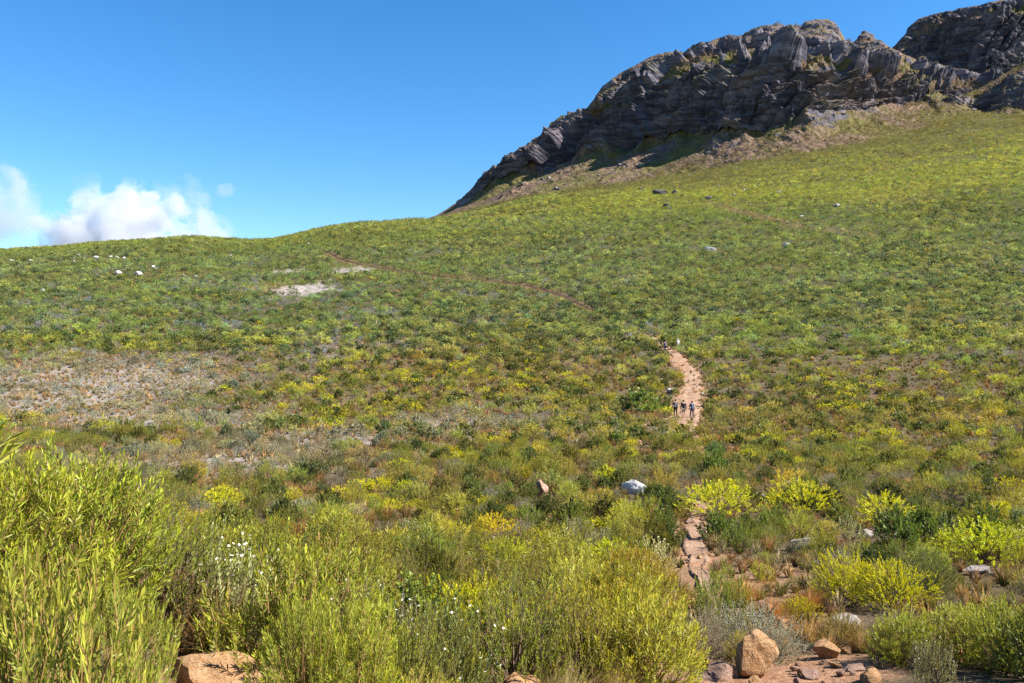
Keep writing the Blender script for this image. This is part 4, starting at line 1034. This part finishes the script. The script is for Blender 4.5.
    lum = t.mean(1, keepdims=True); t = t * (1 - .05 * hz[:, None]) + lum * .05 * hz[:, None]
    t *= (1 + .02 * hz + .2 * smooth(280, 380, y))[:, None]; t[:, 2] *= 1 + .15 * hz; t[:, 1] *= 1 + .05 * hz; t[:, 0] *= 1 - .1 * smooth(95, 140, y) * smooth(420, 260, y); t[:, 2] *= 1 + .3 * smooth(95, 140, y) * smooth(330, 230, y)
    ta = smooth(-8, 14, talus - 12 * n1)[:, None] * .72 * (talus > 0)[:, None]
    t = t * (1 - ta) + np.array((.115, .085, .045)) * ta
    hs = RNG.normal(size=len(x)) * .1; t[:, 0] *= 1 + hs; t[:, 2] *= 1 - hs
    fv = np.exp(.24 * RNG.normal(size=len(x)) * smooth(50, 130, y) * (kind != 2))[:, None]; t = np.clip(t * fv, .006, .5)
    return dict(x=x, y=y, z=z, kind=kind, s=s, t=t, px=px, row=row, r=kr * s, h=hgt, rz=RNG.uniform(0, 2 * PI, len(x)), kinds=kinds)
S = scatter()
inview = (S['px'] > -60) & (S['px'] < 1084) & (S['row'] - S['h'] * F / S['y'] < 690)
size = np.where(inview, S['h'] * F / S['y'], 0)
ind = np.zeros(len(size), bool); ind[np.argsort(-size)[:300]] = True; ind &= size > 0

# labels for the individually built plants: look, then the nearest thing one can find
DESC = {'conebush': '{c} conebush', 'feathery_shrub': 'feathery {c} shrub', 'yellow_bush': '{c} bush with bright tips', 'grey_shrub': 'wiry {c} shrub', 'dark_shrub': 'compact {c} shrub', 'restio_tuft': '{c} restio tuft', 'everlasting_plant': '{c} everlasting plant'}
def cname(k, t):
    if k == 'restio_tuft': return 'rusty' if t[0] / t[2] > 3.3 else 'straw-brown'
    if k == 'yellow_bush': return 'yellow' if t[0] > .15 else 'lime-green'
    if k in ('grey_shrub', 'everlasting_plant'): return 'pale grey' if t.mean() > .15 else 'grey-brown' if t[0] > t[1] * 1.08 else 'grey-green'
    if k == 'dark_shrub': return 'dark green' if t[1] < .075 else 'mid-green'
    return 'yellow-green' if t[1] > .15 else 'olive' if t[0] > t[1] * .95 else 'green'
LM += [('the footpath bend', *unproject(703, 465).xy), ('the stone step on the footpath', *unproject(694, 524).xy)]
def relation(x, y):
    best = min(LM, key=lambda l: math.hypot(x - l[1], (y - l[2]) * .8))
    dx, dy = x / y * F - best[1] / best[2] * F, y - best[2]
    lat = abs(x - best[1]); dep = abs(dy)
    if lat > dep * .8: w = 'left of' if dx < 0 else 'right of'
    else: w = 'behind' if dy > 0 else 'in front of'
    return w + ' ' + best[0]
ii = np.flatnonzero(ind); labs = {}
for k in ii:
    kd = S['kinds'][S['kind'][k]]; q = S['h'][k]
    size_ = 'tall ' if q > 1.15 else 'low ' if q < .62 else 'mid-height '
    labs.setdefault((size_ + DESC[kd].format(c=cname(kd, S['t'][k])), relation(S['x'][k], S['y'][k])), []).append(k)
ORD = ['leftmost', 'second from left', 'third from left', 'fourth from left', 'fifth from left', 'sixth from left', 'seventh from left']
final = []
for (desc, rel), ks in labs.items():
    ks = sorted(ks, key=lambda k: S['y'][k])
    rows = [ks] if len(ks) <= 4 else np.array_split(ks, 2 if len(ks) <= 9 else 3)
    for ri, row_ in enumerate(rows):
        rw = '' if len(rows) == 1 else ' in ' + (('nearer', 'farther') if len(rows) == 2 else ('nearest', 'middle', 'farthest'))[ri] + ' row'
        row_ = sorted(row_, key=lambda k: S['px'][k])
        for j, k in enumerate(row_):
            pre = '' if len(row_) == 1 else 'rightmost' if j == len(row_) - 1 else ORD[min(j, 6)]
            mid = (pre + rw).strip()
            final.append((k, desc + (', ' + mid if mid else '') + ', ' + rel))
for k, L_ in final:
        if len(L_.replace('-', ' ').split()) > 16: L_ = L_.replace('mid-height ', '').replace('feathery ', 'fine ')
        if len(L_.replace('-', ' ').split()) > 16: L_ = L_.replace(' with bright tips', '').replace(' in nearer row', ' nearby').replace(' on the footpath', '')
        kd = S['kinds'][S['kind'][k]]
        lod = 0 if S['y'][k] < 18 else 1
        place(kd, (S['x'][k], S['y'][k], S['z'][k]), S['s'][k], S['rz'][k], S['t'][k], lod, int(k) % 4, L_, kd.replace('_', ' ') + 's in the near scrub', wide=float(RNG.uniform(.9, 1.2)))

# everything past those: one mass of shrubbery
def instancer(name, X, Y, Z, SC, RZ, T, IDX, meshes, tilt=.1):
    me = bpy.data.meshes.new(name); n = len(X)
    me.vertices.add(n); me.vertices.foreach_set('co', np.stack([X, Y, Z], 1).astype(np.float32).ravel())
    def att(nm, ty, arr, key):
        a = me.attributes.new(nm, ty, 'POINT'); a.data.foreach_set(key, np.ascontiguousarray(arr, np.float32 if ty != 'INT' else np.int32).ravel())
    att('tint', 'FLOAT_COLOR', np.concatenate([T, np.ones((n, 1))], 1), 'color')
    att('rot', 'FLOAT_VECTOR', np.stack([RNG.normal(0, tilt, n), RNG.normal(0, tilt, n), RZ], 1), 'vector')
    att('scl', 'FLOAT_VECTOR', SC, 'vector')
    att('pick', 'INT', IDX, 'value')
    o = link(name, me)
    ng = bpy.data.node_groups.new(name, 'GeometryNodeTree')
    ng.interface.new_socket('Geometry', in_out='INPUT', socket_type='NodeSocketGeometry'); ng.interface.new_socket('Geometry', in_out='OUTPUT', socket_type='NodeSocketGeometry')
    N = ng.nodes; L = ng.links; gi = N.new('NodeGroupInput'); go = N.new('NodeGroupOutput'); jn = N.new('GeometryNodeJoinGeometry')
    def named(nm, ty):
        a = N.new('GeometryNodeInputNamedAttribute'); a.data_type = ty; a.inputs[0].default_value = nm
        return next(s for s in a.outputs if s.enabled and s.name == 'Attribute')
    pick, rot, scl = named('pick', 'INT'), named('rot', 'FLOAT_VECTOR'), named('scl', 'FLOAT_VECTOR')
    e2r = N.new('FunctionNodeEulerToRotation'); L.new(rot, e2r.inputs[0])
    for i, m in enumerate(meshes):
        src = bpy.data.objects.new(name + '_source', m)
        oi = N.new('GeometryNodeObjectInfo'); oi.inputs['Object'].default_value = src; oi.inputs['As Instance'].default_value = False
        cmp_ = N.new('FunctionNodeCompare'); cmp_.data_type = 'INT'; cmp_.operation = 'EQUAL'
        ins = [s for s in cmp_.inputs if s.enabled]; L.new(pick, ins[0]); ins[1].default_value = i
        ip = N.new('GeometryNodeInstanceOnPoints'); L.new(gi.outputs[0], ip.inputs['Points']); L.new(cmp_.outputs[0], ip.inputs['Selection'])
        L.new(oi.outputs['Geometry'], ip.inputs['Instance']); L.new(e2r.outputs[0], ip.inputs['Rotation']); L.new(scl, ip.inputs['Scale'])
        L.new(ip.outputs[0], jn.inputs[0])
    L.new(jn.outputs[0], go.inputs[0])
    md = o.modifiers.new('scatter', 'NODES'); md.node_group = ng
    return o
def mass():
    k = ~ind; x, y = S['x'][k], S['y'][k]
    meshes, index = [], {}
    for ki, kd in enumerate(S['kinds']):
        for lod in (1, 2, 3):
            for v in range(NV[lod]): index[ki, lod, v] = len(meshes); meshes.append(TPL[kd, lod, v])
    lod = np.where(y < 60, 1, np.where(y < 190, 2, 3)); kd = S['kind'][k]
    v = RNG.integers(0, 3, len(x))
    idx = np.array([index[a, b, c] for a, b, c in zip(kd, lod, v)])
    s = S['s'][k]; w = s * RNG.uniform(.95, 1.35, len(x))
    w = w * np.where(y > 110, 1.08, 1.0)
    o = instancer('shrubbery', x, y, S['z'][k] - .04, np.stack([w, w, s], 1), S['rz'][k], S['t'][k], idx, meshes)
    tag(o, 'dense mixed fynbos shrubbery covering the valley and hillsides', 'shrubbery', kind='stuff')
    print('plants: individual', ind.sum() + len(HAND), 'mass', len(x))
mass()
def grass():
    out = []
    for y0, y1, sp in ((3.5, 14, .34), (14, 40, .55), (40, 115, .68), (115, 230, 1.5)):
        hw = .85 * y1 + 4; n = int(2 * hw * (y1 - y0) / sp ** 2)
        x = RNG.uniform(-hw, hw, n); y = RNG.uniform(y0, y1, n); m = np.abs(x) < .82 * y + 3
        out.append(np.stack([x[m], y[m], np.full(m.sum(), sp)], 1))
    x, y, sp = np.concatenate(out).T
    n = fbm(x / 6, y / 6, octaves=3, seed=91)
    d = np.minimum(dist_to(sub(PATH_MAIN, 80), x, y), dist_to(sub(PATH_SPUR, 20), x, y))
    keep = ((d > .05) | ((d > -.9) & (RNG.random(len(x)) < .3) & (y > 70))) & (RNG.random(len(x)) < .75)
    keep &= np.hypot((x - CLEAR.x) / 1.7, (y - CLEAR.y) / 1.15) > 1.0
    keep &= ~((y < 9.6) & (x / y > .16)) & ~((y < 5.8) & (x / y > -.46) & (x / y < -.32))
    for e in BARE: keep &= ell_d(e, x, y) > .9
    for a, b, r in ROCKS: keep &= np.hypot(x - a, y - b) > r * .9
    x, y, sp, n = x[keep], y[keep], sp[keep], n[keep]
    c = np.where((RNG.random(len(x)) + .5 * n < .45)[:, None], np.array((.3, .21, .1)), np.where((RNG.random(len(x)) < .5)[:, None], np.array((.2, .125, .07)), np.array((.25, .23, .15))))
    c = np.where((RNG.random(len(x)) < .35)[:, None], np.array((.15, .15, .05)), c)
    c = c * (1 + .25 * RNG.normal(size=(len(x), 1)))
    s = RNG.uniform(.35, .8, len(x)) * np.interp(sp, [.34, .55, .68, 1.5], [.7, .85, .9, 1.25])
    lod = np.where(y < 14, 1, np.where(y < 45, 2, 3)); meshes = []; index = {}
    for l in (1, 2, 3):
        for v in range(3): index[l, v] = len(meshes); meshes.append(TPL['restio_tuft', l, v])
    idx = np.array([index[a, b] for a, b in zip(lod, RNG.integers(0, 3, len(x)))])
    o = instancer('dry_grass', x, y, H(x, y) - .02, np.stack([s * 1.2, s * 1.2, s], 1), RNG.uniform(0, 6.28, len(x)), np.clip(c, .02, .5), idx, meshes)
    tag(o, 'dry brown grass and sedge growing between the shrubs', 'grass', kind='stuff')
    print('grass', len(x))
grass()

# ------------------------------------------------------------------ clouds
def cloud(px, row, w, h, D, dens, seed, label, thr=.0):
    cx, cz = (px - CX) / F * D, (CY - row) / F * D
    sw, sh = w / F * D / 2, h / F * D / 2
    k = NT('cloud_vapour'); co = k.n('ShaderNodeTexCoord').outputs['Object']
    ln = k.n('ShaderNodeVectorMath', operation='LENGTH'); k.l(co, ln.inputs[0])
    mp = k.n('ShaderNodeMapping'); k.l(co, mp.inputs[0]); mp.inputs['Location'].default_value = (seed, seed * .7, 0); mp.inputs['Scale'].default_value = (sw / 150, sh * .8 / 150, sh / 150)
    n = k.noise(1., 6, .55, mp.outputs[0], .3)
    v = k.math('ADD', k.math('MULTIPLY', k.math('SUBTRACT', n, .5), 3.2), k.math('SUBTRACT', .72 + thr, ln.outputs['Value']))
    d = k.math('MULTIPLY', k.rng(v, 0., .16), k.math('MULTIPLY', k.rng(ln.outputs['Value'], .98, .75), dens))
    vol = k.n('ShaderNodeVolumePrincipled'); vol.inputs['Color'].default_value = (.8, .81, .85, 1); k.l(d, vol.inputs['Density']); vol.inputs['Anisotropy'].default_value = .2
    k.l(vol.outputs[0], k.out.inputs['Volume'])
    bm = bmesh.new(); bmesh.ops.create_icosphere(bm, subdivisions=4, radius=1)
    me = bpy.data.meshes.new('cloud'); bm.to_mesh(me); bm.free(); me.materials.append(k.m)
    o = link('cloud', me, loc=(cx, D, cz)); o.scale = (sw, sh * .8, sh); tag(o, label, 'cloud')
cloud(126, 244, 236, 140, 3600, .012, 3.3, 'large white cumulus cloud rising behind the left hill', .05)
cloud(-4, 208, 112, 110, 3900, .0045, 8.1, 'soft pinkish-white cloud at the left frame edge', .0)
cloud(185, 205, 90, 80, 3700, .0022, 12.7, 'thin wispy cloud at the right end of the large cumulus', -.1)
cloud(224, 188, 30, 22, 3800, .005, 25.3, 'tiny detached puff of cloud right of the large cumulus', .15)
cloud(95, 181, 60, 22, 3800, .0012, 31.3, 'faint thin streak of cloud above the large cumulus', -.05)

# ------------------------------------------------------------------ air
def haze(density):
    k = NT('thin_air'); v = k.n('ShaderNodeVolumePrincipled'); v.inputs['Color'].default_value = (.62, .74, 1, 1); v.inputs['Density'].default_value = density; v.inputs['Anisotropy'].default_value = .1
    k.l(v.outputs[0], k.out.inputs['Volume'])
    bm = bmesh.new(); bmesh.ops.create_cube(bm, size=1); me = bpy.data.meshes.new('haze'); bm.to_mesh(me); bm.free(); me.materials.append(k.m)
    zlo, zhi = -620., 620.
    o = link('haze', me, loc=(0, 700, (zlo + zhi) / 2)); o.scale = (5200, 5400, zhi - zlo); tag(o, 'thin blue air over the whole valley', 'haze', kind='stuff')
if HAZE: haze(HAZE)
# ------------------------------------------------------------------ light, sky, camera
SUN_AZ, SUN_EL = math.radians(101), math.radians(43)          # from straight ahead towards the right; height
sd = Vector((math.sin(SUN_AZ) * math.cos(SUN_EL), math.cos(SUN_AZ) * math.cos(SUN_EL), math.sin(SUN_EL)))
sun = bpy.data.lights.new('sun', 'SUN'); sun.energy = 5.0; sun.angle = math.radians(.53); sun.color = (1., .95, .87)
so = bpy.data.objects.new('sun', sun); COL.objects.link(so); so.rotation_euler = sd.to_track_quat('Z', 'Y').to_euler(); so.location = (60, 0, 60)
w = bpy.data.worlds.new('World'); scene.world = w; w.use_nodes = True
nt = w.node_tree; bg = nt.nodes['Background']
sky = nt.nodes.new('ShaderNodeTexSky'); sky.sky_type = 'NISHITA'; sky.sun_disc = False
sky.sun_elevation = SUN_EL; sky.sun_rotation = SUN_AZ; sky.altitude = 800; sky.air_density = 1.0; sky.dust_density = .3; sky.ozone_density = 3.0
hs = nt.nodes.new('ShaderNodeHueSaturation'); hs.inputs['Saturation'].default_value = 1.32
nt.links.new(sky.outputs[0], hs.inputs['Color']); nt.links.new(hs.outputs[0], bg.inputs[0]); bg.inputs[1].default_value = .08
cam = bpy.data.cameras.new('camera'); co_ = bpy.data.objects.new('camera', cam); COL.objects.link(co_)
cam.sensor_width = 36; cam.lens = 36 * F / 1024; cam.clip_start = .05; cam.clip_end = 30000
co_.location = (0, 0, 0); co_.rotation_euler = (PI / 2, 0, 0)
scene.camera = co_
vs = scene.view_settings; vs.view_transform = 'Standard'; vs.look = 'None'; vs.exposure = 1.47; vs.gamma = 1; vs.use_curve_mapping = False
cy = scene.cycles; cy.max_bounces = 8; cy.diffuse_bounces = 3; cy.glossy_bounces = 2; cy.transmission_bounces = 4; cy.volume_bounces = 6; cy.transparent_max_bounces = 8
cy.use_denoising = True; cy.denoising_input_passes = 'RGB_ALBEDO_NORMAL'; cy.denoising_prefilter = 'NONE'; cy.volume_step_rate = 1.0; cy.volume_max_steps = 128
